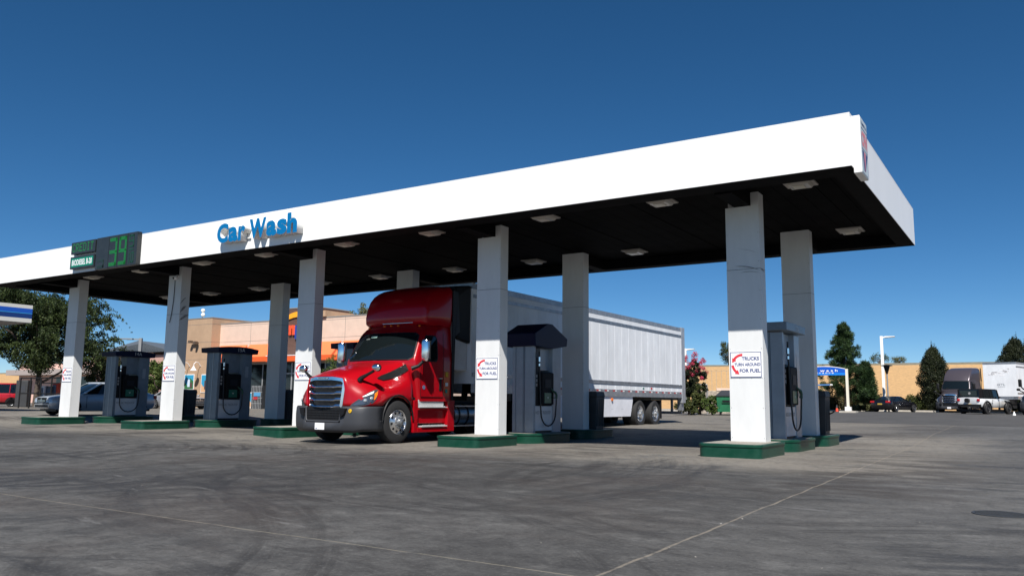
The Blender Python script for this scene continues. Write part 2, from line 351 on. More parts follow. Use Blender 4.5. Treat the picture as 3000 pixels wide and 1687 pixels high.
def column(x, y, front, scuff):
    mb = MB(); z1, z2 = 1.98+.55, 0
    mb.box(x, y, HI-.15, x+CW, y+CD, 3.90)           # lower cladding sheet
    if front:
        mb.box(x+.002, y+.002, 3.904, x+CW-.002, y+CD-.002, 5.28)
        mb.box(x+.56, y+.002, 5.28, x+CW-.002, y+CD-.002, ZS)
        mb.box(x+.002, y+.2, 5.28, x+.558, y+CD-.002, ZS)
    else: mb.box(x+.002, y+.002, 3.904, x+CW-.002, y+CD-.002, ZS)
    mb.m = 1
    for z in np.arange(.34, 5.3, .62):
        for xx in (x+.03, x+CW-.03): mb.cyl((xx, y-.004, z), (xx, y, z), .007, n=6)
        mb.cyl((x+CW, y+.03, z), (x+CW+.004, y+.03, z), .007, n=6)
    mb.m = 2; mb.box(x+.0, y-.003, 3.898, x+CW+.003, y+CD, 3.906)  # dark grey joint line between the two cladding sheets
    return mb.build('column', [COLW, screw, mat('column seam grey', (.12, .12, .12), .6)], canopy)
cols = {}
for i, x in enumerate(XC):
    cols[('F', i)] = column(x, YF, True, i); cols[('B', i)] = column(x, YB, False, i)
    mb = MB(); mb.box(x+.2, YF0+r_+.03, 5.28, x+.555, YF+.19, ZS-.003)
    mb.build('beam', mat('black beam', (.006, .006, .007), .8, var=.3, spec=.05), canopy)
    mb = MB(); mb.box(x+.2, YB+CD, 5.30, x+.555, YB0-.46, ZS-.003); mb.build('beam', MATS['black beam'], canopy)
# scuffs on the columns, thin rubbed-on dirt
dirt = mat('rubbed black scuff', (.30, .30, .30), .8, var=.5, vscale=9)
def scuff(i, face, segs):
    x = XC[i]
    for (a0, z0, a1, z1, t) in segs:
        mb = MB(); P = [];
        n = 8
        for k in range(n+1):
            f = k/n; a = a0+(a1-a0)*f; z = z0+(z1-z0)*f+.03*math.sin(f*3.1); h = t*math.sin(math.pi*min(.97, max(.03, f)))
            P.append((a, z, h))
        for k in range(n):
            (a, z, h), (a2, zz, h2) = P[k], P[k+1]
            if face == 'f': q = [(x+a, YF-.004, z-h), (x+a2, YF-.004, zz-h2), (x+a2, YF-.004, zz+h2), (x+a, YF-.004, z+h)]
            else: q = [(x+CW+.004, YF+a, z-h), (x+CW+.004, YF+a2, zz-h2), (x+CW+.004, YF+a2, zz+h2), (x+CW+.004, YF+a, z+h)]
            mb.quad(*q)
        mb.build('scuff_mark', dirt, cols[('F', i)])
scuff(4, 'f', ((.18, 3.98, .72, 3.86, .012), (.3, 3.83, .72, 3.80, .007), (.25, 4.35, .7, 4.22, .003)))
scuff(4, 's', ((.0, 3.88, .3, 3.84, .02),))
scuff(1, 's', ((.0, 4.25, .22, 4.5, .03), (.0, 3.95, .25, 4.2, .06), (.0, 3.68, .36, 3.9, .05)))
mb = MB(); mb.tube([(XC[1]+.36, YF-.012, 5.26), (XC[1]+.37, YF-.012, 4.9), (XC[1]+.36, YF-.015, 4.4), (XC[1]+.30, YF-.02, 3.9), (XC[1]+.24, YF-.03, 3.62)], .011, 6)
mb.build('loose_cable', BLACKP, canopy)
# roof rubble of ivy/nest under the price board
# --- ceiling lights
def light_fix():
    t = thing('ceiling_light', '', 'light')
    mb = MB(); mb.prism([(-.31, -.31), (.31, -.31), (.31, .31), (-.31, .31)], 2, -.035, 0); mb.build('frame', mat('lamp housing', (.36, .33, .30), .5, var=.15), t, bevel=.01)
    mb = MB(); mb.loft([[(-.24, -.24, -.035), (-.24, .24, -.035), (.24, .24, -.035), (.24, -.24, -.035)], [(-.20, -.2, -.10), (-.20, .2, -.10), (.2, .2, -.10), (.2, -.2, -.10)]]); mb.build('lens_bowl', mat('lamp glass', (.50, .47, .42), .2), t, bevel=.01)
    mb = MB(); mb.box(-.12, -.13, -.112, .1, .12, -.1); mb.build('lamp_plate', mat('lamp glass inner', (.62, .58, .47), .3), t)
    return t
L0 = light_fix(); first = True
fx = [-3.9, -6.95, -10.02, -13.6, -16.77, -20.24, -23.36, -26.83, -29.96]
names_f = ['at the right end of the front row', 'just left of the right front column', 'between the two right front columns', 'above the red truck nose', 'right of the third front column', 'left of the third front column under the car wash letters', 'right of the second front column', 'beside the second front column under the price board', 'right of the leftmost front column']
bx = [-3.91, -10.02, -13.58, -16.79, -20.22, -23.3, -26.92, -30.05, -33.0]
names_b = ['at the right end of the back row', 'left of the right rear column', 'between the right front columns', 'over the red truck roof', 'left of the truck roof', 'hidden behind the third front column', 'left of the slim rear column', 'right of the second front column', 'at the left end of the back row']
for row, (xs, nm, yy) in enumerate(((fx, names_f, 16.8), (bx, names_b, 22.15))):
    for x, nme in zip(xs, nm):
        t = L0 if first else copy_tree(L0); first = False
        t.location = (x, yy, ZS); t['label'] = 'square %s ceiling light %s' % ('front' if row == 0 else 'back', nme); t['group'] = 'ceiling lights under the fuel canopy'
# --- security camera
t = thing('security_camera', 'small white round security camera at the top of the second column', 'camera', (XC[1]+.54, YF-.02, 5.17))
mb = MB(); mb.cyl((0, .02, .06), (0, -.05, .06), .05, n=12); mb.build('mount', SIGNW, t)
mb = MB(); mb.ball((0, -.1, 0), .085, 8); mb.build('dome', SIGNW, t, smooth=60)
mb = MB(); mb.cyl((0, -.16, -.02), (0, -.19, -.03), .035, n=10); mb.build('lens', BLACKP, t)

# --- signs on the columns
def turn_sign(i):
    place = ['leftmost column', 'second column from the left', 'third column beside the red truck', 'column right of the red truck', 'rightmost nearest column'][i]
    t = thing('truck_sign', 'white trucks turn around for fuel sign on the %s' % place, 'sign', (XC[i]+.035, YF-.006, 1.60), group='trucks turn around signs on the columns')
    W, H = .655, .53
    mb = MB(); mb.box(0, -.008, 0, W, 0, H); mb.build('sign_plate', SIGNW, t)
    mb = MB()
    for a in ((.0, .0, W, .012), (.0, H-.012, W, H), (.0, .012, .012, H-.012), (W-.012, .012, W, H-.012)): mb.box(a[0]+.004*0, -.0105, a[1], a[2], -.008, a[3])
    mb.build('border', LBLUE, t)
    text('TRUCKS', (.245, -.0115, .355), X3, Z3, .365, .075, LBLUE, t, bold=.03)
    text('TURN AROUND', (.085, -.0115, .235), X3, Z3, .55, .065, LBLUE, t, bold=.03)
    text('FOR FUEL', (.195, -.0115, .10), X3, Z3, .44, .075, LBLUE, t, bold=.03)
    for (cx, cz, r, a0, a1, tip) in ((.255, .265, .205, 88, 147, 1), (.25, .275, .205, 186, 232, 1)):
        mb = MB(); n = 10; ri, ro = r-.026, r+.026
        for k in range(n):
            A, B = rad(a0+(a1-a0)*k/n), rad(a0+(a1-a0)*(k+1)/n)
            mb.quad((cx+ri*math.cos(A), -.011, cz+ri*math.sin(A)), (cx+ri*math.cos(B), -.011, cz+ri*math.sin(B)), (cx+ro*math.cos(B), -.011, cz+ro*math.sin(B)), (cx+ro*math.cos(A), -.011, cz+ro*math.sin(A)))
        B = rad(a1); d = Vector((-math.sin(B), 0, math.cos(B))); o = Vector((cx+r*math.cos(B), -.0112, cz+r*math.sin(B)))-d*.005; nn = Vector((math.cos(B), 0, math.sin(B)))
        mb.add([o+nn*.055, o+d*.09, o-nn*.055], [(0, 1, 2)]); mb.build('arrow', LRED, t)
    mb = MB()
    for (a, b) in ((.2, .004), (.45, .004), (.2, H-.004), (.45, H-.004)): mb.cyl((a, -.014, b), (a, -.008, b), .008, n=6)
    mb.build('screws', screw, t)
for i in range(5): turn_sign(i)

# --- car wash letters
LB = mat('blue letter face', (.001, .135, .34), .5, spec=.2); LW = mat('white letter return', (.72, .72, .70), .5)
t = thing('car_wash_lettering', 'raised blue car wash letters with white sides on the white fascia', 'sign', (0, 0, 0))
lx = -20.12; specs = [('C', .52, .58), ('a', .44, .44), ('r', .33, .43), (None, .16, 0), ('W', .74, .57), ('a', .44, .44), ('s', .42, .44), ('h', .42, .58)]
x = -20.16; dz = .20
for ch, wd, ht in specs:
    if ch: text(ch, (x, YF0-.02, 5.545), X3, Z3, wd-.02, ht, LB, t, depth=.22, bold=.05, name='letter', mats=[LB, LW])
    x += wd*.985
mb = MB(); mb.box(-20.1, YF0-.05, 5.62, -18.9, YF0, 5.66); mb.box(-18.6, YF0-.05, 5.62, -16.9, YF0, 5.66); mb.build('raceway', LW, t)

# --- price boards
PB = mat('led board dark', (.022, .026, .028), .35, var=.2); LEDG = mat('led green lit', (.01, .12, .03), .4, emit=(.02, .36, .06), estr=.16)
LEDD = mat('led green dim', (.012, .05, .03), .4, emit=(.02, .20, .08), estr=.08); PG = mat('price panel green', (.004, .19, .115), .4)
t = thing('price_board', 'dark led price board reading 39 at the front of the canopy', 'price sign', (-26.68, YF0-.005, 5.29))
mb = MB(); mb.box(0, -.16, 0, 2.36, 0, 1.09); mb.build('housing', PB, t, bevel=.01)
mb = MB()
for x in (.76, 1.30, 1.83): mb.box(x-.006, -.164, .01, x+.006, -.16, 1.08)
mb.build('dividers', BLACKP, t)
def seg7(mb, x, z, w_, h, on, th=.12, lines=5):
    S7 = {'a': (0, h-th, w_, h), 'g': (0, (h-th)/2, w_, (h+th)/2), 'd': (0, 0, w_, th), 'b': (w_-th*.8, h/2, w_, h), 'c': (w_-th*.8, 0, w_, h/2), 'f': (0, h/2, th*.8, h), 'e': (0, 0, th*.8, h/2)}
    for k in on:
        x0, z0, x1, z1 = S7[k]; n = max(2, int((z1-z0)/th*lines))
        for q in range(n):
            a = z0+(z1-z0)*q/n; mb.box(x+x0, -.168, z+a, x+x1, -.162, z+a+(z1-z0)/n*.62)
mb = MB(); seg7(mb, .82, .06, .42, .95, 'abgcd'); mb.build('digit', LEDG, t)
mb = MB(); seg7(mb, 1.36, .06, .42, .95, 'abgcdf'); mb.build('digit', LEDG, t)
mb = MB(); seg7(mb, 1.93, .60, .26, .42, 'abgcdf', .06, 3); mb.build('digit', LEDD, t)
mb = MB(); seg7(mb, 1.93, .50, .26, .07, 'd', .05, 2); seg7(mb, 1.90, .08, .09, .36, 'bc', .05, 3); seg7(mb, 2.06, .08, .16, .36, 'abcdef', .05, 3); mb.build('fraction', LEDD, t)
mb = MB(); seg7(mb, .12, .05, .40, .5, 'gcd', .09, 3); mb.build('digit', mat('led unlit', (.02, .04, .03), .4), t)
t = thing('credit_board', 'dark led board spelling credit in green dots', 'price sign', (-28.26, YF0-.005, 5.95))
mb = MB(); mb.box(0, -.16, 0, 1.5, 0, .42); mb.build('housing', PB, t, bevel=.008)
F57 = {'C': '01110 10001 10000 10000 10000 10001 01110', 'R': '11110 10001 10001 11110 10100 10010 10001', 'E': '11111 10000 10000 11110 10000 10000 11111', 'D': '11110 10001 10001 10001 10001 10001 11110', 'I': '01110 00100 00100 00100 00100 00100 01110', 'T': '11111 00100 00100 00100 00100 00100 00100'}
mb = MB()
for k, ch in enumerate('CREDIT'):
    for r_i, row in enumerate(F57[ch].split()):
        for c_i, b_ in enumerate(row):
            if b_ == '1':
                x = .09+k*.225+c_i*.036; z = .33-r_i*.042; mb.box(x, -.166, z, x+.026, -.16, z+.030)
mb.build('dot_lettering', mat('led green text', (.01, .10, .03), .4, emit=(.02, .36, .07), estr=.22), t)
t = thing('fuel_name_board', 'green biodiesel b-20 panel in a dark frame below the credit board', 'sign', (-28.26, YF0-.005, 5.43))
mb = MB(); mb.box(0, -.16, 0, 1.5, 0, .43); mb.build('housing', PB, t, bevel=.008)
mb = MB(); mb.box(.07, -.165, .06, 1.43, -.161, .37); mb.build('green_panel', PG, t)
text('BIODIESEL B-20', (.13, -.167, .115), X3, Z3, 1.24, .20, SIGNW, t, bold=.02)

# --- round the corner emblem boxes (fuel network logo)
def emblem(name, label, loc, rz):
    t = thing(name, label, 'sign', loc, rz)
    Wd, Hh = .68, 1.08
    mb = MB(); mb.box(0, -.14, 0, Wd, 0, Hh); mb.build('box_frame', WHITE, t, bevel=.012)
    PK = mat('faded red print', (.66, .22, .24), .5); NV = mat('faded navy print', (.035, .06, .17), .5); GR = mat('faded panel face', (.50, .56, .58), .4)
    mb = MB(); mb.box(.03, -.146, .03, Wd-.03, -.141, Hh-.03); mb.build('panel_face', GR, t)
    mb = MB()
    for a in ((.05, .86, Wd-.05, .873), (.05, .47, Wd-.05, .48), (.05, .05, .058, .87), (Wd-.058, .05, Wd-.05, .87)): mb.box(a[0], -.149, a[1], a[2], -.1465, a[3])
    mb.build('rules', NV, t)
    text('COMMERCIAL', (.06, -.149, .93), X3, Z3, .56, .06, NV, t, bold=.01)
    text('CFN', (.07, -.149, .53), X3, Z3, .54, .29, PK, t, bold=.05)
    mb = MB(); mb.prism([(.10, .44), (.24, .44), (.30, .08), (.22, .08)], 1, -.150, -.1465); mb.prism([(.42, .44), (.60, .44), (.34, .08), (.31, .08)], 1, -.150, -.1465); mb.build('emblem_navy', NV, t)
    mb = MB(); mb.prism([(.25, .44), (.41, .44), (.315, .08), (.305, .08)], 1, -.150, -.1465); mb.build('emblem_red', PK, t)
emblem('logo_sign', 'white logo box with red letters on the right end of the canopy', (XR, 15.38, 5.22), rad(90))
emblem('logo_sign', 'white logo box at the far left end of the front fascia', (-34.72, YF0, 5.25), 0)

# ================================================================== PUMP ISLANDS
def rrect(x0, y0, x1, y1, r, off, n=6):
    P = []
    for cx, cy, a in ((x1-r, y0+r, -90), (x1-r, y1-r, 0), (x0+r, y1-r, 90), (x0+r, y0+r, 180)):
        for k in range(n+1): A = rad(a+90*k/n); P.append((cx+(r+off)*math.cos(A), cy+(r+off)*math.sin(A)))
    return P
def pad(i, y0, y1, r, label):
    x0 = -.259; x1 = x0+1.246
    t = thing('pump_island', label, 'kerb island', (XC[i], y0, gz(XC[i]+.3, (y0+y1)/2)), group='green edged pump islands')
    y1 -= y0; y0 = 0
    prof = [(.0, -.03), (.0, .20), (.014, .207), (.020, .235), (.012, .262), (-.02, HI), (-.05, HI)]
    rings = [[(px, py, z) for px, py in rrect(x0, y0, x1, y1, r, o)] for o, z in prof]
    mb = MB(); mb.loft(rings, True, False); mb.build('steel_kerb', GREEN, t, smooth=40)
    mb = MB(); q = rrect(x0, y0, x1, y1, r, -.05); mb.add([(px, py, HI-.002) for px, py in q], [tuple(range(len(q)))]); mb.build('concrete_top', CONC, t)
    return t
pos = ['leftmost', 'second', 'third', 'fourth', 'rightmost']
for i in range(5):
    t = pad(i, 15.82, 17.69, .16, 'green edged concrete pad under the %s front column' % pos[i])
    pad(i, 18.42, 20.73, .5, 'green edged rounded pad under the fuel dispenser of the %s island row' % pos[i])
    pad(i, 21.42, 23.48, .5, 'green edged pad under the rear column of the %s island row' % pos[i])
# chipped spots on kerbs
chip = mat('chipped kerb dirt', (.03, .028, .025), .8, var=.6, vscale=14)

# ================================================================== FUEL DISPENSERS
def dispenser(i, hood, num):
    places = ['leftmost island under the 14A hood', 'second island under the 15A hood', 'third island hidden behind the red truck', 'fourth island beneath a peaked navy hood', 'rightmost island beneath a flat slate hood']
    t = thing('fuel_dispenser', 'slate blue diesel dispenser on the %s' % places[i], 'fuel pump', (XC[i], 18.87, HI+gz(XC[i]+.3, 19.6)), group='diesel dispensers on the islands')
    W, Lg, H = .68, 1.50, 2.41
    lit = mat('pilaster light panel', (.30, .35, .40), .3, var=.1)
    mb = MB()                                    # ribbed front end panel
    mb.box(0, .02, 0, W, .11, H)
    mb.box(.0, 0, 0, .10, .02, H); mb.box(.115, 0, 0, .34, .02, H); mb.box(.40, 0, 0, W, .02, H)
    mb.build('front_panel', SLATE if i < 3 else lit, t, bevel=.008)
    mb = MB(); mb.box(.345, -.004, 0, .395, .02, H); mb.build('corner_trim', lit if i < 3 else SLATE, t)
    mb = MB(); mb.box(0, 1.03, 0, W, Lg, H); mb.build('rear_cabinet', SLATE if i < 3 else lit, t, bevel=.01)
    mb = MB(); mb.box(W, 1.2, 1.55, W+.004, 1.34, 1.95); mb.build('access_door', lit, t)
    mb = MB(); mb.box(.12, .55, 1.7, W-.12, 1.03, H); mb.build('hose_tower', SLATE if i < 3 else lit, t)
    mb = MB(); mb.box(.03, .11, .05, W-.015, 1.03, .72); mb.build('lower_panel', mat('pale lower panel', (.66, .68, .71), .35, var=.12, vscale=2), t, bevel=.006)
    mb = MB(); mb.box(.05, .12, 0, W-.04, 1.02, .05); mb.build('plinth', BLACKP, t)
    text('WEST SAC TRUCK STOP', (W-.011, .14, .50), Y3, Z3, .80, .085, mat('faded sign ink', (.16, .19, .20), .6), t, bold=.0)
    mb = MB(); mb.box(.10, .11, .725, W-.02, 1.03, 1.66); mb.box(.12, .12, 1.66, W-.12, .56, 2.03); mb.build('pump_body', BLACKP, t, bevel=.02)
    mb = MB(); mb.box(W-.02, .34, .76, W+.07, .99, 1.64); mb.build('pump_bezel', mat('bezel black', (.008, .008, .009), .6, spec=.15), t, bevel=.03)
    mb = MB(); mb.box(W+.07, .50, 1.22, W+.078, .82, 1.45); mb.build('screen', mat('screen dark', (.012, .014, .018), .5, spec=.2), t)
    mb = MB(); mb.box(W+.07, .47, .80, W+.078, .83, 1.08); mb.build('grade_panel', mat('green grade label', (.012, .13, .08), .35), t)
    mb = MB(); mb.prism([(.60, .97), (.70, .97), (.65, .91)], 0, W+.0785, W+.080); mb.build('grade_mark', mat('pale mark', (.4, .5, .45), .5), t)
    mb = MB(); 
    for k in range(3): mb.box(W+.0, .13, 1.25+.12*k, W+.004, .2, 1.33+.12*k)
    mb.build('stickers', mat('small pale stickers', (.3, .3, .3), .5), t)
    # hose: from the mast down in a big loop to the nozzle
    hx = W+.06; pts = []
    pts += [(hx, .20, 2.2), (hx, .20, 1.9), (hx+.02, .205, 1.4), (hx+.03, .22, .85)]
    for k in range(0, 11):
        a = math.pi+math.pi*k/10; pts.append((hx+.05, .62+.40*math.cos(a), .56+.38*math.sin(a)))
    pts += [(hx+.06, 1.03, .78), (hx+.07, 1.02, .95)]
    mb = MB(); mb.tube(pts, .021, 8); mb.build('hose', mat('black hose', (.014, .014, .015), .5), t, smooth=60)
    mb = MB(); mb.cyl((hx, .20, 2.05), (hx, .20, 1.92), .034, n=10); mb.cyl((hx, .2, 1.87), (hx, .2, 1.80), .03, n=10); mb.build('swivel', CHROME, t, smooth=40)
    nz = MB(); nz.tube([(hx+.07, 1.02, .92), (hx+.07, 1.03, 1.02), (hx+.06, .99, 1.09), (hx+.02, .90, 1.14), (hx-.01, .84, 1.22)], [.03, .034, .036, .03, .016], 8)
    nz.tube([(hx+.06, .96, .96), (hx+.06, .92, .93), (hx+.05, .88, .97), (hx+.05, .90, 1.07)], .009, 6); nz.build('nozzle', mat('green nozzle', (.008, .06, .035), .4), t, smooth=60)
    hm = NAVY if i < 4 else SLATE
    mb = MB(); x0, x1 = -.20, W+.13
    if hood == 'gable': mb.prism([(-.10, 2.34), (-.14, 2.68), (.55, 2.99), (.80, 2.99), (1.66, 2.63), (1.62, 2.42), (.8, 2.30)], 0, x0, x1)
    elif hood == 'flat': mb.prism([(-.10, 2.45), (-.10, 2.64), (1.66, 2.64), (1.66, 2.45)], 0, x0, x1)
    else: mb.prism([(-.10, 2.41), (-.12, 2.58), (.3, 2.635), (.8, 2.66), (1.3, 2.635), (1.68, 2.58), (1.64, 2.41)], 0, x0, x1)
    h = mb.build('hood', hm, t, bevel=.012)
    if num: text(num, (x1+.003, .74, 2.47), Y3, Z3, .30, .13, mat('number white', (.55, .56, .58), .5), h, bold=.0, name='number')
    return t
for i, (hd, nm) in enumerate((('arch', '14A'), ('arch', '15A'), ('arch', '16A'), ('gable', None), ('flat', '17A'))): dispenser(i, hd, nm)

# --- waste bins standing behind the rear columns
def bin_(i, dx, y, w_, d, h, mt, lab):
    t = thing('waste_bin', lab, 'bin', (XC[i]+dx, y, HI+gz(XC[i]+.3, 22.4)), group='dark bins behind the rear columns')
    mb = MB(); mb.loft([[(0, 0, 0), (w_, 0, 0), (w_, d, 0), (0, d, 0)], [(-.03, -.03, h*.86), (w_+.03, -.03, h*.86), (w_+.03, d+.03, h*.86), (-.03, d+.03, h*.86)]])
    for k in range(4): mb.box(w_+.0, d*(k+.5)/4-.02, .1, w_+.035, d*(k+.5)/4+.02, h*.8)
    mb.build('body', mt, t, bevel=.01)
    mb = MB(); mb.loft([[(-.05, -.05, h*.86), (w_+.05, -.05, h*.86), (w_+.05, d+.05, h*.86), (-.05, d+.05, h*.86)], [(-.02, -.02, h), (w_+.02, -.02, h), (w_+.02, d+.02, h), (-.02, d+.02, h)]]); mb.build('lid', mt, t, bevel=.02)
    return t
DKG = mat('dark grey bin plastic', (.035, .036, .038), .55, var=.15)
lb = ['left of the second column', 'behind the slim rear column of the second row', 'hidden behind the red truck', 'right of the fourth row rear column', 'behind the rightmost rear column']
for i, dx in enumerate((.30, .30, .30, .42, .36)):
    b = bin_(i, dx, YB+.50, .48, .48, 1.13, DKG, 'dark ribbed plastic bin %s' % lb[i])
    if i == 4:
        mb = MB(); mb.tube([(.48, .3, .52), (.58, .34, .56), (.64, .36, .60)], .02, 6); mb.build('squeegee_handle', BLACKP, b)
mb = MB(); o = mb
# manhole cover in the foreground
t = thing('manhole_cover', 'round dark iron manhole cover in the right foreground', 'manhole', (-.42, 9.49, .0))
mb = MB(); mb.cyl((0, 0, -.02), (0, 0, .006), .22, n=36); mb.build('lid', mat('cast iron', (.020, .022, .025), .75, metal=.1, var=.4, vscale=30, bump=.6, bscale=70), t)
mb = MB(); mb.lathe([(.225, -.01), (.225, .007), (.25, .007), (.25, -.01)], (0, 0, 0), Z3, 36); mb.build('rim', mat('iron rim', (.05, .05, .05), .5, metal=.4), t)

# ================================================================== VEHICLES
ALLOY = mat('alloy wheel', (.62, .63, .65), .22, metal=.9)
def wheel(parent, c, ax, r, wd, style='car', dual=False):
    """ax = outward direction, c = centre of the outer face"""
    c = Vector(c); ax = Vector(ax); w_ = bpy.data.objects.new('wheel', None); C.objects.link(w_); w_.empty_display_size = .1; w_.parent = parent; w_.location = c
    rr = r*(.60 if style == 'truck' else .66)
    mb = MB(); prof = [(rr, -wd), (r*.93, -wd), (r, -wd*.85), (r, -wd*.15), (r*.985, -wd*.06), (r*.90, .006), (rr*1.06, .004), (rr, -.02)]
    mb.lathe(prof, (0, 0, 0), ax, 36); mb.build('tyre', RUB, w_, smooth=35)
    a = ax.orthogonal().normalized(); b = ax.cross(a)
    mb = MB()
    if style == 'truck':
        if dual:
            mb.lathe([(rr, -.015), (rr*.92, -.03), (rr*.86, -.16), (rr*.45, -.19), (rr*.40, -.06), (rr*.3, -.03), (0.001, -.03)], (0, 0, 0), ax, 36)
        else:
            mb.lathe([(rr, -.015), (rr*.97, .0), (rr*.93, -.012), (rr*.90, -.03), (rr*.55, .01), (rr*.50, .03), (rr*.28, .035)], (0, 0, 0), ax, 36)
        mb.build('rim', ALLOY, w_, smooth=35)
        mb = MB()
        for k in range(10):
            A = 2*math.pi*k/10; d = a*math.cos(A)+b*math.sin(A); p = d*rr*.73+ax*(-.006 if not dual else -.17)
            mb.cyl(p-ax*.01, p+ax*.006, .030, .030, 12)
        mb.build('hand_holes', BLACKP, w_)
        mb = MB(); off = .025 if not dual else -.05
        mb.lathe([(rr*.27, off), (rr*.27, off+.02), (rr*.22, off+.09), (.001, off+.1)], (0, 0, 0), ax, 20)
        for k in range(10):
            A = 2*math.pi*(k+.5)/10; d = a*math.cos(A)+b*math.sin(A); p = d*rr*.42; mb.cyl(p+ax*off*.5, p+ax*(off+.045), .017, .013, 6)
        mb.build('hub', STEEL, w_, smooth=35)
    else:
        mb.lathe([(rr, -.02), (rr*.93, .0), (rr*.88, -.05), (.001, -.055)], (0, 0, 0), ax, 28); mb.build('rim', mat('dark rim barrel', (.07, .07, .075), .5), w_, smooth=35)
        mb = MB(); n = 5 if style != 'jeep' else 7
        for k in range(n):
            A = 2*math.pi*k/n; d = a*math.cos(A)+b*math.sin(A); t_ = ax.cross(d); 
            mb.add([d*rr*.1-t_*rr*.16-ax*.005, d*rr*.1+t_*rr*.16-ax*.005, d*rr*.95+t_*rr*.13-ax*.012, d*rr*.95-t_*rr*.13-ax*.012], [(0, 1, 2, 3), (3, 2, 1, 0)])
        mb.lathe([(rr*.24, -.01), (rr*.2, .004), (.001, .006)], (0, 0, 0), ax, 16); mb.lathe([(rr*1.0, -.012), (rr*.98, .004), (rr*.9, -.008)], (0, 0, 0), ax, 28); mb.build('spokes', ALLOY if style != 'jeep' else GREYP, w_)
    return w_
def interp(T, y):
    for i in range(len(T)-1):
        if T[i][0] <= y <= T[i+1][0]:
            f = (y-T[i][0])/(T[i+1][0]-T[i][0]); return [a+(b-a)*f for a, b in zip(T[i][1:], T[i+1][1:])]
    return list(T[0][1:] if y < T[0][0] else T[-1][1:])

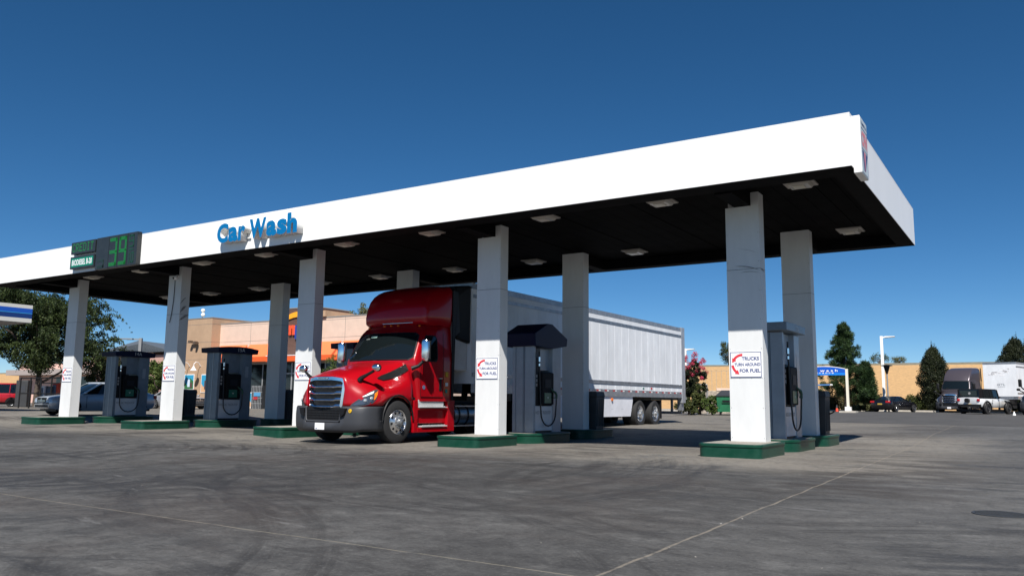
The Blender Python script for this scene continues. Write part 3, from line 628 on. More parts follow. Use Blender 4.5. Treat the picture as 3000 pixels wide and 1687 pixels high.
# ------------------------------------------------------------------ semi tractor: local x to its left-hand side as seen from the front, y to the rear, z up, nose at y=0
def tractor(name, label, cat, loc, rz, paint, detail=True, sleeper=False, lights_on_roof=5, stance=0.):
    t = thing(name, label, cat, loc, rz)
    HW = 1.20
    # hood and wings: y, zt, a, x3,z3, x4,z4, x5,z5
    H = [(.13, 1.58, .57, .625, 1.30, .60, 1.05, .57, .87), (.20, 1.60, .60, .70, 1.31, .74, 1.07, .75, .87), (.27, 1.62, .61, .77, 1.315, .88, 1.08, .90, .87), (.36, 1.65, .62, .85, 1.33, 1.00, 1.10, 1.03, .88), (.50, 1.70, .64, .93, 1.35, 1.09, 1.13, 1.13, .89), (.68, 1.745, .66, .985, 1.37, 1.145, 1.16, 1.185, .90), (.84, 1.78, .68, 1.005, 1.385, 1.165, 1.19, 1.20, .91),
         (.90, 1.79, .69, 1.01, 1.39, 1.17, 1.20, 1.205, .95), (1.0, 1.815, .70, 1.02, 1.40, 1.175, 1.22, 1.21, 1.03), (1.15, 1.85, .73, 1.03, 1.42, 1.18, 1.25, 1.215, 1.095), (1.38, 1.90, .77, 1.05, 1.45, 1.185, 1.27, 1.215, 1.12), (1.6, 1.95, .81, 1.07, 1.50, 1.185, 1.30, 1.21, 1.08), (1.75, 1.985, .84, 1.08, 1.55, 1.185, 1.32, 1.20, .99), (1.86, 2.01, .87, 1.09, 1.60, 1.185, 1.34, 1.195, .93), (1.95, 2.03, .90, 1.10, 1.66, 1.185, 1.36, 1.195, .93)]
    def half(st):
        y, zt, a, x3, z3, x4, z4, x5, z5 = st
        pts = [(0, zt+.03), (a*.5, zt+.022), (a*.85, zt-.005), (a, zt-.04), ((a*.45+x3*.55), (zt-.04)*.5+z3*.5), (x3, z3), ((x3+x4)/2+.012, (z3+z4)/2+.015), (x4, z4), ((x4+x5)/2+.008, (z4+z5)/2), (x5, z5)]
        return [(x, y, z) for x, z in pts]
    rings = []
    for st in H: h = half(st); rings.append([(-x, y, z) for x, y, z in h[::-1]]+h[1:])
    mb = MB(); mb.loft(rings, False, False); body = mb.build('hood', paint, t, smooth=50, solid=.03)
    def surf(y, s):      # point on wing surface, s along the half profile 0..1
        P = [Vector(p) for p in half([y]+interp(H, y))]
        f = s*(len(P)-1); i = min(int(f), len(P)-2); return P[i].lerp(P[i+1], f-i)
    def wing_patch(poly, sgn, off, nm, m, par, rows=6):
        """poly: (y_bottom, s_bottom, y_top, s_top) columns, low to high"""
        R = []
        for (yb, sb, yt, st_) in poly:
            col_ = []
            for k in range(rows+1):
                f = k/rows; y = yb+(yt-yb)*f; s_ = sb+(st_-sb)*f; p = surf(y, s_)
                e = .02; du = surf(y+e, s_)-surf(y-e, s_); dv = surf(y, min(1, s_+e))-surf(y, max(0, s_-e)); nn = du.cross(dv).normalized()
                if nn.x < 0: nn = -nn
                p = p+nn*off; col_.append((p.x*sgn, p.y, p.z))
            R.append(col_)
        mb = MB(); mb.loft(R, False, False); return mb.build(nm, m, par, smooth=60)
    for sg in (1, -1):
        lp = [(.205, .985, .215, .93), (.27, .98, .28, .84), (.36, .965, .40, .755), (.46, .95, .53, .71), (.56, .93, .66, .685), (.66, .86, .74, .68), (.70, .80, .77, .70)]
        dk = wing_patch([(a-.006, min(1, b+.01), c+.006, d-.012) for a, b, c, d in lp], sg, .008, 'headlight', mat('headlight bezel', (.045, .05, .06), .2), t)
        lens = wing_patch([(.235, .955, .245, .92), (.30, .95, .325, .85), (.37, .94, .42, .80), (.44, .92, .50, .78)], sg, .016, 'lamp_lens', mat('lamp chamber', (.10, .125, .16), .12, metal=.5), dk)
        lens2 = wing_patch([(.46, .915, .52, .775), (.52, .905, .585, .76), (.565, .89, .62, .75)], sg, .016, 'lamp_lens', MATS['lamp chamber'], dk)
        for (yy_, ss_) in ((.40, .865), (.535, .835)):
            pc = surf(yy_, ss_); q_ = MB(); q_.ball((sg*(pc.x+.0), pc.y, pc.z), .048, 6); q_.build('projector', LENS, dk, smooth=60)
        wing_patch([(.355, .775, .36, .765), (.42, .775, .435, .745), (.50, .76, .53, .715), (.60, .745, .655, .695)], sg, .014, 'light_strip', mat('white light strip', (.75, .77, .78), .15, spec=.7), dk)
        wing_patch([(.58, .88, .635, .75), (.63, .855, .695, .73), (.68, .80, .755, .705)], sg, .017, 'indicator', AMBER, dk)
    # black trim line between wings and bumper, arch lip
    for sg in (1, -1):
        mb = MB(); P = []
        for k in range(13):
            A = rad(180-180*k/12); P.append((sg*1.215, 1.40+.56*math.cos(A), .56+.60*math.sin(A)))
        mb.tube(P, .022, 6); mb.build('arch_lip', BLACKP, t, smooth=60)
    mb = MB(); mb.box(-1.14, .55, .35, 1.14, 1.95, .86); mb.box(-1.0, .9, .8, 1.0, 1.9, 1.05); mb.build('wheel_housing', BLACKP, t)
    # grille
    g = MB(); W1, W2, z1, z2 = .635, .565, 1.555, .83
    fr = [(-W1, z1), (W1, z1), (W2, z2), (-W2, z2)]
    def bar(mb_, p, q, th, y0, y1):
        d = Vector((q[0]-p[0], q[1]-p[1])).normalized(); nn = Vector((-d.y, d.x))*th/2
        mb_.prism([(p[0]+nn.x, p[1]+nn.y), (q[0]+nn.x, q[1]+nn.y), (q[0]-nn.x, q[1]-nn.y), (p[0]-nn.x, p[1]-nn.y)], 1, y0, y1)
    def gy(x): return .05+.16*(abs(x)/.64)**2
    top = [(-.625, 1.46), (-.56, 1.55), (-.3, 1.585), (.3, 1.585), (.56, 1.55), (.625, 1.46), (.56, .85), (-.56, .85)]
    inn = [(-.555, 1.44), (-.50, 1.475), (-.27, 1.50), (.27, 1.50), (.50, 1.475), (.555, 1.44), (.50, .88), (-.50, .88)]
    mb = MB(); n = len(top); vs = []
    for (x, z) in top: vs.append((x, gy(x)+.03, z))
    for (x, z) in top: vs.append((x*.985, gy(x)-.03, z-.008))
    for (x, z) in inn: vs.append((x, gy(x)-.03, z))
    for (x, z) in inn: vs.append((x*.99, gy(x)+.06, z))
    fs = []
    for L_ in range(3):
        for i in range(n): j = (i+1) % n; fs.append((L_*n+i, L_*n+j, (L_+1)*n+j, (L_+1)*n+i))
    mb.add(vs, fs); gf = mb.build('grille_frame', CHROME, t, smooth=30)
    mb = MB()
    for k in range(4):
        z = 1.355-.155*k; e = .545-.012*k; P = []
        for q in range(-8, 9):
            x = e*q/8; zz = z-(.018 if abs(q) < 6 else -.004); th = .021 if abs(q) < 6 else .034
            P.append([(x, gy(x)-.012, zz-th), (x, gy(x)-.03, zz-th*.2), (x, gy(x)-.012, zz+th), (x, gy(x)+.05, zz+th*.8), (x, gy(x)+.05, zz-th)])
        mb.loft(P, True, True)
    mb.build('grille_bars', CHROME, t, smooth=30)
    mb = MB()
    P = [[(x, gy(x)+.075, .86), (x, gy(x)+.075, 1.50)] for x in np.linspace(-.54, .54, 9)]; mb.loft(P, False, False)
    mb.build('grille_mesh', mat('radiator mesh', (.022, .019, .016), .55, var=.6, vscale=25), t)
    if detail:
        mb = MB(); mb.box(-.165, gy(0)-.034, 1.522, .165, gy(0)-.02, 1.566); mb.build('name_badge', CHROME, t, bevel=.012)
        text('FREIGHTLINER', (-.14, gy(0)-.036, 1.532), X3, Z3, .28, .024, BLACKP, t)
    # bumper: plan path from the rear left corner round the nose
    path = [(1.21, .86), (1.215, .60), (1.19, .40), (1.10, .245), (.92, .15), (.70, .10), (.58, .07), (.3, .02), (0, 0.0)]
    path = path+[(-x, y) for x, y in path[-2::-1]]
    zp = [(.27, .06, .80), (.34, .012, .95), (.50, .0, 1), (.70, -.004, 1), (.84, .008, 1), (.885, .03, 1)]
    mb = MB(); n = len(path); vs = []; fs = []
    for z, off, f in zp:
        for x, y in path:
            edge = abs(x) > 1.0; zz = z+(.035 if abs(x) > 1.05 and z < .4 else 0) - (.0 if abs(x) > .62 else (.0))
            vs.append((x*(1-.02*(z < .3)), y+off*1.2, zz))
    nz = len(zp)
    for j in range(nz-1):
        for i in range(n-1):
            xm = (path[i][0]+path[i+1][0])/2; zm = (zp[j][0]+zp[j+1][0])/2
            if abs(xm) < .56 and zm > .50: continue
            fs.append((j*n+i, j*n+i+1, (j+1)*n+i+1, (j+1)*n+i))
    fs = [f[::-1] for f in fs]
    mb.add(vs, fs); bp_ = mb.build('bumper', GREYP, t, smooth=40, solid=.04)
    for sg in (1, -1):
        mb = MB(); mb.prism([(sg*.60, .84), (sg*.76, .84), (sg*.72, .70), (sg*.63, .64), (sg*.60, .64)], 1, .03, .115)
        mb.build('tow_recess', BLACKP, bp_)
    lg = MB(); lg.box(-.575, .09, .50, .575, .13, .86); lg.build('lower_grille', mat('lower grille mesh', (.010, .010, .011), .5), t)
    mb = MB()
    for k in range(5): mb.box(-.54, .075, .55+.06*k, .54, .089, .56+.06*k)
    for k in range(24): mb.box(-.54+.0455*k, .078, .54, -.533+.0455*k, .089, .84)
    mb.build('lower_grille_slats', mat('slat black', (.012, .012, .013), .5), t)
    mb = MB(); P = [(-.59, .86), (-.56, .57), (-.52, .525), (.52, .525), (.56, .57), (.59, .86)]
    mb.tube([(x, .035+.06*(abs(x)/.6)**2, z) for x, z in P], .028, 8); mb.build('lower_grille_surround', GREYP, t, smooth=60)
    mb = MB(); mb.box(-.16, -.012, .335, .15, -.004, .49); mb.build('number_plate', SIGNW, t)
    if detail:
        mb = MB(); mb.box(-.13, -.0135, .35, -.09, -.0125, .375); mb.build('plate_mark', LBLUE, t)
        mb = MB(); mb.cyl((.84, .135, .78), (.84, .115, .78), .045, n=16); mb.build('tow_cap', mat('yellow tag', (.75, .45, .02), .4), t)
        text('6', (.825, .113, .757), X3, Z3, .03, .045, BLACKP, t)
    # cab shell
    RZ = [(1.02, 1.98, 1.20, 1.20), (1.50, 1.88, 1.205, 1.205), (2.02, 1.80, 1.205, 1.205), (2.10, 1.82, 1.19, 1.205), (2.40, 1.98, 1.15, 1.18), (2.74, 2.17, 1.10, 1.155), (2.82, 2.23, 1.08, 1.15), (2.92, 2.33, 1.05, 1.14), (3.01, 2.46, .99, 1.12), (3.07, 2.66, .88, 1.07)]
    YBK = 3.52 if not sleeper else 5.1
    def cabpt(u, z, off=0.):   # u: -1 rear left .. 0 nose .. 1 rear right
        yf, hf, hr = interp(RZ, z); a = abs(u); s = 1 if u >= 0 else -1
        if a < .45:                      # windscreen, gently curved
            f = a/.45; x = hf*.93*f; y = yf+.20*f**2.2
        elif a < .55:
            f = (a-.45)/.1; x = hf*(.93+.07*math.sin(f*math.pi/2)); y = yf+.20+.14*(1-math.cos(f*math.pi/2))
        else:
            f = (a-.55)/.45; x = hf+(hr-hf)*min(1, f*3); y = yf+.34+(YBK-yf-.34)*f
        p = Vector((s*x, y, z))
        return p
    def cabn(u, z):
        e = .004; a = cabpt(u+e, z)-cabpt(u-e, z); b = cabpt(u, min(3.07, z+.02))-cabpt(u, max(1.02, z-.02)); n_ = a.cross(b).normalized()
        c_ = cabpt(u, z)-Vector((0, 2.7, z))
        return n_ if n_.dot(c_) > 0 else -n_
    us = [-1, -.85, -.7, -.6, -.55, -.53, -.51, -.49, -.47, -.45, -.38, -.3, -.2, -.1, 0, .1, .2, .3, .38, .45, .47, .49, .51, .53, .55, .6, .7, .85, 1]
    mb = MB(); zs = [1.02, 1.2, 1.5, 1.8, 2.02, 2.06, 2.10, 2.25, 2.4, 2.55, 2.74, 2.78, 2.82, 2.87, 2.92, 2.97, 3.01, 3.05, 3.07]
    mb.loft([[tuple(cabpt(u, z)) for u in us] for z in zs], True, True); cab = mb.build('cab', paint, t, smooth=35)
    def patch(us_b, us_t, z0, z1, off, nm, m, par, nu=10, nzz=8, rc=0.):
        R = []
        for j in range(nzz+1):
            f = j/nzz; z = z0+(z1-z0)*f; ua = us_b[0]+(us_t[0]-us_b[0])*f; ub = us_b[1]+(us_t[1]-us_b[1])*f
            k = rc*(1-math.sqrt(max(0, 1-(max(0, abs(f-.5)*2-.75)/.25)**2))); ua, ub = ua+(ub-ua)*k, ub-(ub-ua)*k
            R.append([tuple(cabpt(ua+(ub-ua)*i/nu, z)+cabn(ua+(ub-ua)*i/nu, z)*off) for i in range(nu+1)])
        mb_ = MB(); mb_.loft(R, False, False); return mb_.build(nm, m, par, smooth=60)
    gasket = patch((-.465, .465), (-.455, .455), 2.045, 2.785, .004, 'windscreen_gasket', BLACKP, t, 26, 10, .06)
    ws = patch((-.445, .445), (-.435, .435), 2.075, 2.76, .009, 'windscreen', GLASS, t, 26, 12, .06)
    if detail:
        patch((-.20, -.10), (-.20, -.10), 2.66, 2.71, .012, 'toll_tag', mat('windscreen tag', (.30, .45, .38), .4), ws, 2, 2)
        patch((-.28, -.21), (-.28, -.21), 2.62, 2.65, .012, 'painted_reflection', mat('pale painted reflection', (.14, .16, .15), .4), ws, 2, 2)  # pale reflection in the windscreen, put into the colour of a small patch
        patch((-.44, -.02), (-.44, -.02), 2.055, 2.075, .02, 'wiper', BLACKP, ws, 6, 1); patch((.02, .40), (.02, .40), 2.055, 2.075, .02, 'wiper', BLACKP, ws, 6, 1)
    for sg in (1, -1):
        def sidep(y0b, y1b, y0t, y1t, z0, z1, off, nm, m, par, rows=6, ro=0.0):
            R = []
            for j in range(rows+1):
                f = j/rows; z = z0+(z1-z0)*f; k = ro*max(0, abs(f-.5)*2-.7)/.3; ya = y0b+(y0t-y0b)*f+k; yb_ = y1b+(y1t-y1b)*f-k
                row = []
                for q in range(5):
                    y = ya+(yb_-ya)*q/4; yf, hf, hr = interp(RZ, z); fr_ = (y-yf-.34)/(YBK-yf-.34); x = hf+(hr-hf)*min(1, max(0, fr_*3)); row.append((sg*(x+off), y, z))
                R.append(row)
            mb_ = MB(); mb_.loft(R, False, False); return mb_.build(nm, m, par, smooth=60)
        d = sidep(2.22, 3.16, 2.52, 3.14, 1.12, 2.86, .004, 'door', paint, t, 14, .02)
        sidep(2.24, 2.92, 2.46, 2.92, 2.03, 2.72, .009, 'window_seal', BLACKP, d, 8, .06)
        sidep(2.28, 2.88, 2.48, 2.88, 2.06, 2.69, .013, 'window', GLASS, d, 8, .05)
        mb = MB(); mb.box(sg*1.208, 2.985, 1.30, sg*1.222, 3.085, 1.62); hd = mb.build('door_handle', BLACKP, d, bevel=.01)
        mb = MB(); mb.box(sg*1.222, 2.97, 1.60, sg*1.232, 3.10, 1.625); mb.build('handle_grip', CHROME, hd)
        mb = MB(); P = [(sg*1.212, 2.235, 1.13), (sg*1.214, 2.22, 1.7), (sg*1.21, 2.25, 2.02)]; mb.tube(P, .005, 4); P = [(sg*1.212, 3.165, 1.13), (sg*1.212, 3.165, 2.1), (sg*1.17, 3.16, 2.78)]; mb.tube(P, .005, 4); P = [(sg*1.212, 2.235, 1.13), (sg*1.212, 3.165, 1.13)]; mb.tube(P, .006, 4); mb.build('door_gap', BLACKP, d)
        # cowl intake (black wedge at the base of the pillar)
        mb = MB(); P = [(sg*1.02, 1.93, 1.93), (sg*1.135, 1.93, 1.80), (sg*1.14, 1.9, 1.74), (sg*1.0, 1.15, 1.66), (sg*.965, .95, 1.655), (sg*.93, 1.1, 1.73)]
        tip = surf(1.0, .50); 
        R = []
        for y, s0, s1 in ((.96, .455, .465), (1.1, .435, .50), (1.4, .415, .495), (1.7, .39, .48), (1.94, .365, .465)):
            a_, b_ = surf(y, s0), surf(y, s1); R.append([(sg*(a_.x+.012), a_.y, a_.z+.014), (sg*(b_.x+.018), b_.y, b_.z+.008)])
        mb.loft(R, False, False); mb.build('cowl_intake', BLACKP, t, solid=.012)
        # mirrors
        mx = sg*1.46
        m_ = MB(); m_.tube([(sg*1.17, 1.90, 1.83), (sg*1.30, 2.02, 1.90), (mx-sg*.02, 2.12, 2.08)], [.06, .045, .04], 8)
        ma = m_.build('mirror_arm', BLACKP, t, smooth=60)
        m_ = MB(); m_.loft([[(mx+.115*math.cos(A)*k, 2.08+.085*math.sin(A)*k+.0, z) for A in [2*math.pi*q/16 for q in range(16)]] for z, k in ((2.02, .6), (2.05, .9), (2.10, 1), (2.50, 1), (2.55, .92), (2.57, .7))]); m_.build('mirror_shell', CHROME if detail else BLACKP, ma, smooth=50)
        m_ = MB(); m_.box(mx-.10, 2.155, 2.07, mx+.10, 2.18, 2.53); m_.build('mirror_back', BLACKP, ma, bevel=.01)
        hb = surf(.50, .44)
        q0, q1 = Vector((sg*hb.x, hb.y-.05, hb.z-.02)), Vector((sg*1.21, .56, 1.76)); m_ = MB(); m_.tube([q0, q0.lerp(q1, .12)+Vector((0, 0, .03)), q0.lerp(q1, .5)+Vector((0, 0, .015)), q0.lerp(q1, .85), q1+Vector((0, 0, .03))], [.07, .055, .036, .034, .04], 8); hm = m_.build('hood_mirror', BLACKP, t, smooth=60)
        m_ = MB(); m_.ball((sg*1.235, .53, 1.80), (.125, .07, .09), 8); m_.build('mirror_shell', CHROME if detail else BLACKP, hm, smooth=60)
        m_ = MB(); m_.ball((sg*1.24, .56, 1.80), (.13, .065, .098), 8); m_.build('mirror_back', BLACKP, hm, smooth=60)
        # side fairing and steps
        y1 = 3.68 if not sleeper else 4.4
        m_ = MB(); m_.box(sg*1.02, 2.0, .24, sg*1.205, 2.16, 1.04); m_.box(sg*1.02, y1-.30, .24, sg*1.205, y1, 1.05); m_.box(sg*.98, 2.16, .46, sg*1.12, y1-.30, .80); m_.box(sg*.98, 2.16, .24, sg*1.205, y1-.30, .36)
        m_.box(sg*.98, 2.16, .80, sg*1.205, y1-.30, .845)
        st_ = m_.build('step_fairing', paint, t, bevel=.012)
        m_ = MB(); m_.box(sg*1.16, 2.20, .886, sg*1.18, y1-.45, 1.06); m_.box(sg*1.08, 2.2, .86, sg*1.235, y1-.34, .885); m_.box(sg*1.08, 2.3, .375, sg*1.235, y1-.34, .405); 
        for k in range(16): m_.box(sg*1.22, 2.32+k*(y1-2.72)/16, .405, sg*1.235, 2.34+k*(y1-2.72)/16, .425); m_.box(sg*1.22, 2.22+k*(y1-2.62)/16, .885, sg*1.235, 2.24+k*(y1-2.62)/16, .90)
        m_.build('step_tread', mat('step aluminium', (.55, .56, .57), .5, metal=.2, var=.1), st_)
        m_ = MB(); m_.box(sg*.9, 2.0, .5, sg*1.1, 3.5, 1.12); m_.build('step_backing', BLACKP, st_)
        # tank
        m_ = MB(); m_.cyl((sg*.86, 3.78, .66), (sg*.86, 5.15, .66), .30, n=28); tk_ = m_.build('fuel_tank', mat('tank aluminium', (.38, .40, .42), .3, metal=.85, var=.2, vscale=9), t, smooth=40)
        m_ = MB()
        for y in (3.95, 4.35, 4.95): m_.lathe([(.302, 0), (.312, 0), (.312, .06), (.302, .06)], (sg*.86, y, .66), Y3, 28)
        m_.build('tank_strap', BLACKP, tk_)
        m_ = MB(); m_.box(sg*1.05, 3.72, .885, sg*1.2, 5.1, .915); m_.box(sg*1.05, 3.72, .36, sg*1.2, 5.1, .395); m_.build('tank_step', STEEL, tk_)
        # side extender
        ye = YBK
        m_ = MB(); m_.add([(sg*1.205, ye-.02, 1.05), (sg*1.205, ye-.02, 2.05), (sg*1.20, ye-.02, 4.0), (sg*1.19, ye+.22, 3.97), (sg*1.19, ye+.32, 2.9), (sg*1.205, ye+.10, 2.75), (sg*1.205, ye+.06, 1.10)], [(0, 1, 2, 3, 4, 5, 6)]); m_.build('side_extender', BLACKP, t, solid=.03)
        if detail and sg == 1:
            m_ = MB(); m_.box(sg*1.213, 3.25, 1.66, sg*1.216, 3.36, 1.79); m_.build('yellow_sticker', mat('sticker yellow', (.55, .35, .02), .5), t)
            m_ = MB(); m_.box(sg*1.213, 3.25, 1.42, sg*1.216, 3.36, 1.51); m_.build('white_sticker', SIGNW, t)
            m_ = MB(); m_.box(sg*1.213, 3.25, 1.24, sg*1.216, 3.34, 1.34); m_.build('green_sticker', mat('sticker green', (.03, .30, .24), .5), t)
            m_ = MB(); m_.cyl((1.205, 2.36, 1.37), (1.214, 2.36, 1.37), .055, n=16); m_.build('round_sticker', mat('sticker blue', (.10, .14, .25), .5), t)
    # roof fairing
    FZ = ((3.0, 2.50, 1.03, 1.14), (3.06, 2.42, 1.07, 1.17), (3.10, 2.40, 1.08, 1.18), (3.25, 2.40, 1.09, 1.19), (3.5, 2.46, 1.09, 1.20), (3.70, 2.56, 1.09, 1.20), (3.86, 2.70, 1.08, 1.20), (3.97, 2.86, 1.06, 1.19), (4.05, 3.02, 1.01, 1.15), (4.10, 3.18, .92, 1.08), (4.12, 3.25, .8, .98))
    if sleeper: FZ = ((2.80, 2.25, 1.075, 1.16), (2.95, 2.32, 1.09, 1.18), (3.2, 2.50, 1.09, 1.19), (3.45, 2.74, 1.08, 1.19), (3.7, 3.08, 1.04, 1.18), (3.88, 3.5, .97, 1.14), (3.97, 3.9, .88, 1.05), (4.0, 4.2, .75, .95))
    R = []
    for z, yf, hf, hr in FZ:
        q = []
        for u in us:
            a = abs(u); s = 1 if u >= 0 else -1; yb_ = YBK-.03
            if a < .45: f = a/.45; x = hf*.86*f; y = yf+.10*f**2.5
            elif a < .55: f = (a-.45)/.1; x = hf*(.86+.14*math.sin(f*math.pi/2)); y = yf+.10+.16*(1-math.cos(f*math.pi/2))
            else: f = (a-.55)/.45; y = yf+.26+max(0, yb_-yf-.26)*f; x = hf+(hr-hf)*min(1, f*1.4)
            q.append((s*x, y, z))
        R.append(q)
    mb = MB(); mb.loft(R, True, True); fa = mb.build('roof_fairing', paint, t, smooth=35)
    if detail:
        mb = MB()
        for x, y in ((.75, 2.56), (1.15, 3.02)): pass
        mb.box(-.3, 2.405, 3.045, .75, 2.412, 3.06); mb.build('fairing_trim', STEEL, fa)
    for k, x in enumerate((-.88, -.24, 0, .24, .88)):
        mb = MB(); y = 2.42+.14*abs(x)**2; z = 2.995-.03*abs(x); mb.ball((x, y, z), (.035, .05, .022), 5); mb.build('marker_light', AMBER, t, smooth=60)
    # chassis, drive axles
    mb = MB()
    for x in (-.43, .43): mb.box(x-.04, 1.2, .82, x+.04, 8.0 if not sleeper else 8.6, 1.05)
    mb.box(-.5, 5.2, 1.05, .5, 6.9, 1.18); mb.build('chassis', BLACKP, t)
    mb = MB(); mb.box(-1.0, YBK+.02, 1.1, 1.0, YBK+.08, 2.6); mb.cyl((-.75, YBK+.25, 1.1), (-.75, YBK+.25, 2.3), .09); mb.build('back_of_cab', BLACKP, t)
    for sg in (1, -1):
        wheel(t, (sg*1.215, 1.40, .515), (sg, 0, 0), .515, .29, 'truck')
        for y in (5.75, 7.07) if not sleeper else (6.3, 7.6): wheel(t, (sg*1.22, y, .515), (sg, 0, 0), .515, .58, 'truck', True)
    return t
tractor('semi_tractor', 'red semi truck tractor with tall roof fairing and chrome grille under the canopy', 'truck', (-15.29, 14.71, -.064), 0, DRED).scale = (1.06, 1.06, 1.06)

# ------------------------------------------------------------------ refrigerated trailer behind the red tractor
TZ = .10
def trailer(name, label, loc, rz, L=16.1, reefer=True, text_front=None, detail=True):
    t = thing(name, label, 'trailer', loc, rz)
    W, z0, z1 = 1.225, 1.16, 4.22
    tw = mat('trailer white skin', (.74, .76, .79), .42, var=.10, vscale=1.6, stretch=(1, 1, .4)); al = mat('trailer aluminium', (.33, .35, .38), .38, metal=.6, var=.25, vscale=6)
    mb = MB(); mb.box(-W, 0, z0+.25, W, L-.12, z1-.17); mb.build('box', tw, t)
    mb = MB(); mb.box(-W-.004, -.006, z1-.17, W+.004, L-.13, z1); mb.box(-W+.3, .3, z1, W-.3, L-.4, z1+.012); mb.build('top_rail', al, t, bevel=.01)
    mb = MB()
    for sg in (1, -1):
        mb.box(sg*W, .05, z1-.42, sg*(W+.016), L-.13, z1-.32); mb.box(sg*W, .05, z1-.40, sg*(W+.024), L-.13, z1-.385); mb.box(sg*W, .05, z1-.35, sg*(W+.024), L-.13, z1-.335)
        mb.box(sg*W, .05, z0+.44, sg*(W+.018), L-.13, z0+.56); mb.box(sg*W, .05, z0+.46, sg*(W+.028), L-.13, z0+.475); mb.box(sg*W, .05, z0+.52, sg*(W+.028), L-.13, z0+.535)
    mb.build('scuff_rail', al, t)
    mb = MB()
    for sg in (1, -1): mb.box(sg*(W-.3), 0, z0, sg*(W+.012), L-.13, z0+.25)
    mb.box(-W, 0, z0, W, .1, z0+.25); mb.box(-W+.3, .1, z0+.1, W-.3, L-.12, z0+.18); rail = mb
    # vertical panel ribs with rivet lines, dented lower skin
    for sg in (1, -1):
        mb = MB(); y = .55
        while y < L-.4:
            mb.box(sg*W, y-.02, z0+.57, sg*(W+.0035), y+.02, z1-.43)
            mb.box(sg*W, y-.012, z0+.26, sg*(W+.006), y+.012, z0+.43)
            y += .61
        mb.build('panel_ribs', tw, t)
    redt = mat('red reflective tape', (.45, .03, .03), .4); wht = mat('white reflective tape', (.7, .7, .7), .4)
    mb = rail; y = .3
    while y < L-.4:
        for sg in (1, -1): mb.box(sg*W, y, z0+.175, sg*(W+.016), y+.16, z0+.225, 1); mb.box(sg*W, y+.16, z0+.175, sg*(W+.0155), y+.32, z0+.225, 2)
        y += .66
    mb.build('bottom_rail', [al, redt, wht], t)
    # rear frame
    mb = MB(); mb.box(-W-.03, L-.38, z0-.22, -W+.16, L, z1+.02); mb.box(W-.16, L-.38, z0-.22, W+.03, L, z1+.02); mb.box(-W+.16, L-.12, z1-.14, W-.16, L, z1+.02); mb.box(-W+.16, L-.12, z0-.1, W-.16, L, z0+.14); rf = mb.build('rear_frame', mat('galvanised frame', (.42, .44, .47), .35, metal=.5, var=.15), t, bevel=.01)
    mb = MB(); mb.box(-W+.165, L-.09, z0+.145, -.01, L-.03, z1-.145); mb.box(.01, L-.09, z0+.145, W-.165, L-.03, z1-.145); mb.build('rear_doors', tw, t)
    mb = MB(); mb.box(-1.1, L-.16, .46, 1.1, L-.04, .58); mb.box(-.7, L-.14, .58, -.6, L-.06, z0-.1); mb.box(.6, L-.14, .58, .7, L-.06, z0-.1); mb.box(1.0, L-.35, .62, 1.18, L-.05, z0-.1); mb.build('underride_guard', al, t)
    mb = MB(); mb.box(W-.02, L-.09, z0+.3, W+.024, L-.04, z0+.55); mb.build('rear_marker', redt, t)
    # axles, skirt, flaps
    wy = L-3.28
    for y in (L-4.75, wy):
        for sg in (1, -1): wheel(t, (sg*1.22, y, .515), (sg, 0, 0), .515, .58, 'truck', True)
    mb = MB(); 
    for x in (-.5, .5): mb.box(x-.06, L-6.0, .8, x+.06, L-2.2, z0)
    mb.cyl((-1, wy, .5), (1, wy, .5), .07); mb.cyl((-1, L-4.75, .5), (1, L-4.75, .5), .07); mb.box(-.9, L-6, .75, .9, L-5.6, 1.1); mb.build('bogie', BLACKP, t)
    mb = MB()
    for sg in (1, -1): mb.box(sg*.62, L-2.62, .30, sg*1.2, L-2.59, 1.05)
    mb.build('mud_flap', BLACKP, t)
    mb = MB()
    for sg in (1, -1):
        mb.prism([(3.3, z0), (L-5.42, z0), (L-5.42, z0-.18), (L-5.62, .42), (3.9, .42)], 0, sg*1.16, sg*1.195)
    mb.m = 1
    for k in range(9):
        for q in (0, .1): mb.cyl((1.195, 4.6+k*.85+q, .70), (1.20, 4.6+k*.85+q, .70), .012, n=6); mb.cyl((1.195, 4.6+k*.85+q, 1.10), (1.20, 4.6+k*.85+q, 1.10), .010, n=6)
    mb.build('side_skirt', [mat('white skirt panel', (.70, .71, .76), .4, var=.08), screw], t)
    mb = MB(); mb.cyl((1.195, L-7.25, 1.04), (1.24, L-7.25, 1.04), .055, n=14); mb.build('side_marker', AMBER, t)
    mb = MB()
    for x in (-.95, .95): mb.box(x-.07, 2.6, .15, x+.07, 2.75, z0)
    mb.box(-1, 2.65, .7, 1, 2.7, .78); mb.build('landing_gear', BLACKP, t)
    mb = MB(); mb.box(W+.0, L-3.75, z0+.31, W+.013, L-3.6, z0+.38); mb.build('red_decal', redt, t); mb = MB(); mb.box(W, L-4.55, z0+.31, W+.013, L-4.4, z0+.36); mb.build('decal', mat('decal green', (.05, .2, .15), .5), t)
    if reefer:
        # unit on the nose, tapered upper corners, black top cowl
        uw = mat('cooling unit white', (.55, .56, .57), .4, var=.1)
        mb = MB(); mb.loft([[(-1.02, -.62, 1.75), (1.02, -.62, 1.75), (1.1, -.01, 1.75), (-1.1, -.01, 1.75)], [(-1.02, -.62, 2.7), (1.02, -.62, 2.7), (1.1, -.01, 2.7), (-1.1, -.01, 2.7)], [(-.86, -.60, 3.4), (.86, -.60, 3.4), (1.05, -.01, 3.4), (-1.05, -.01, 3.4)], [(-.6, -.5, 3.75), (.6, -.5, 3.75), (.9, -.01, 3.75), (-.9, -.01, 3.75)]]); un = mb.build('cooling_unit', uw, t, bevel=.05)
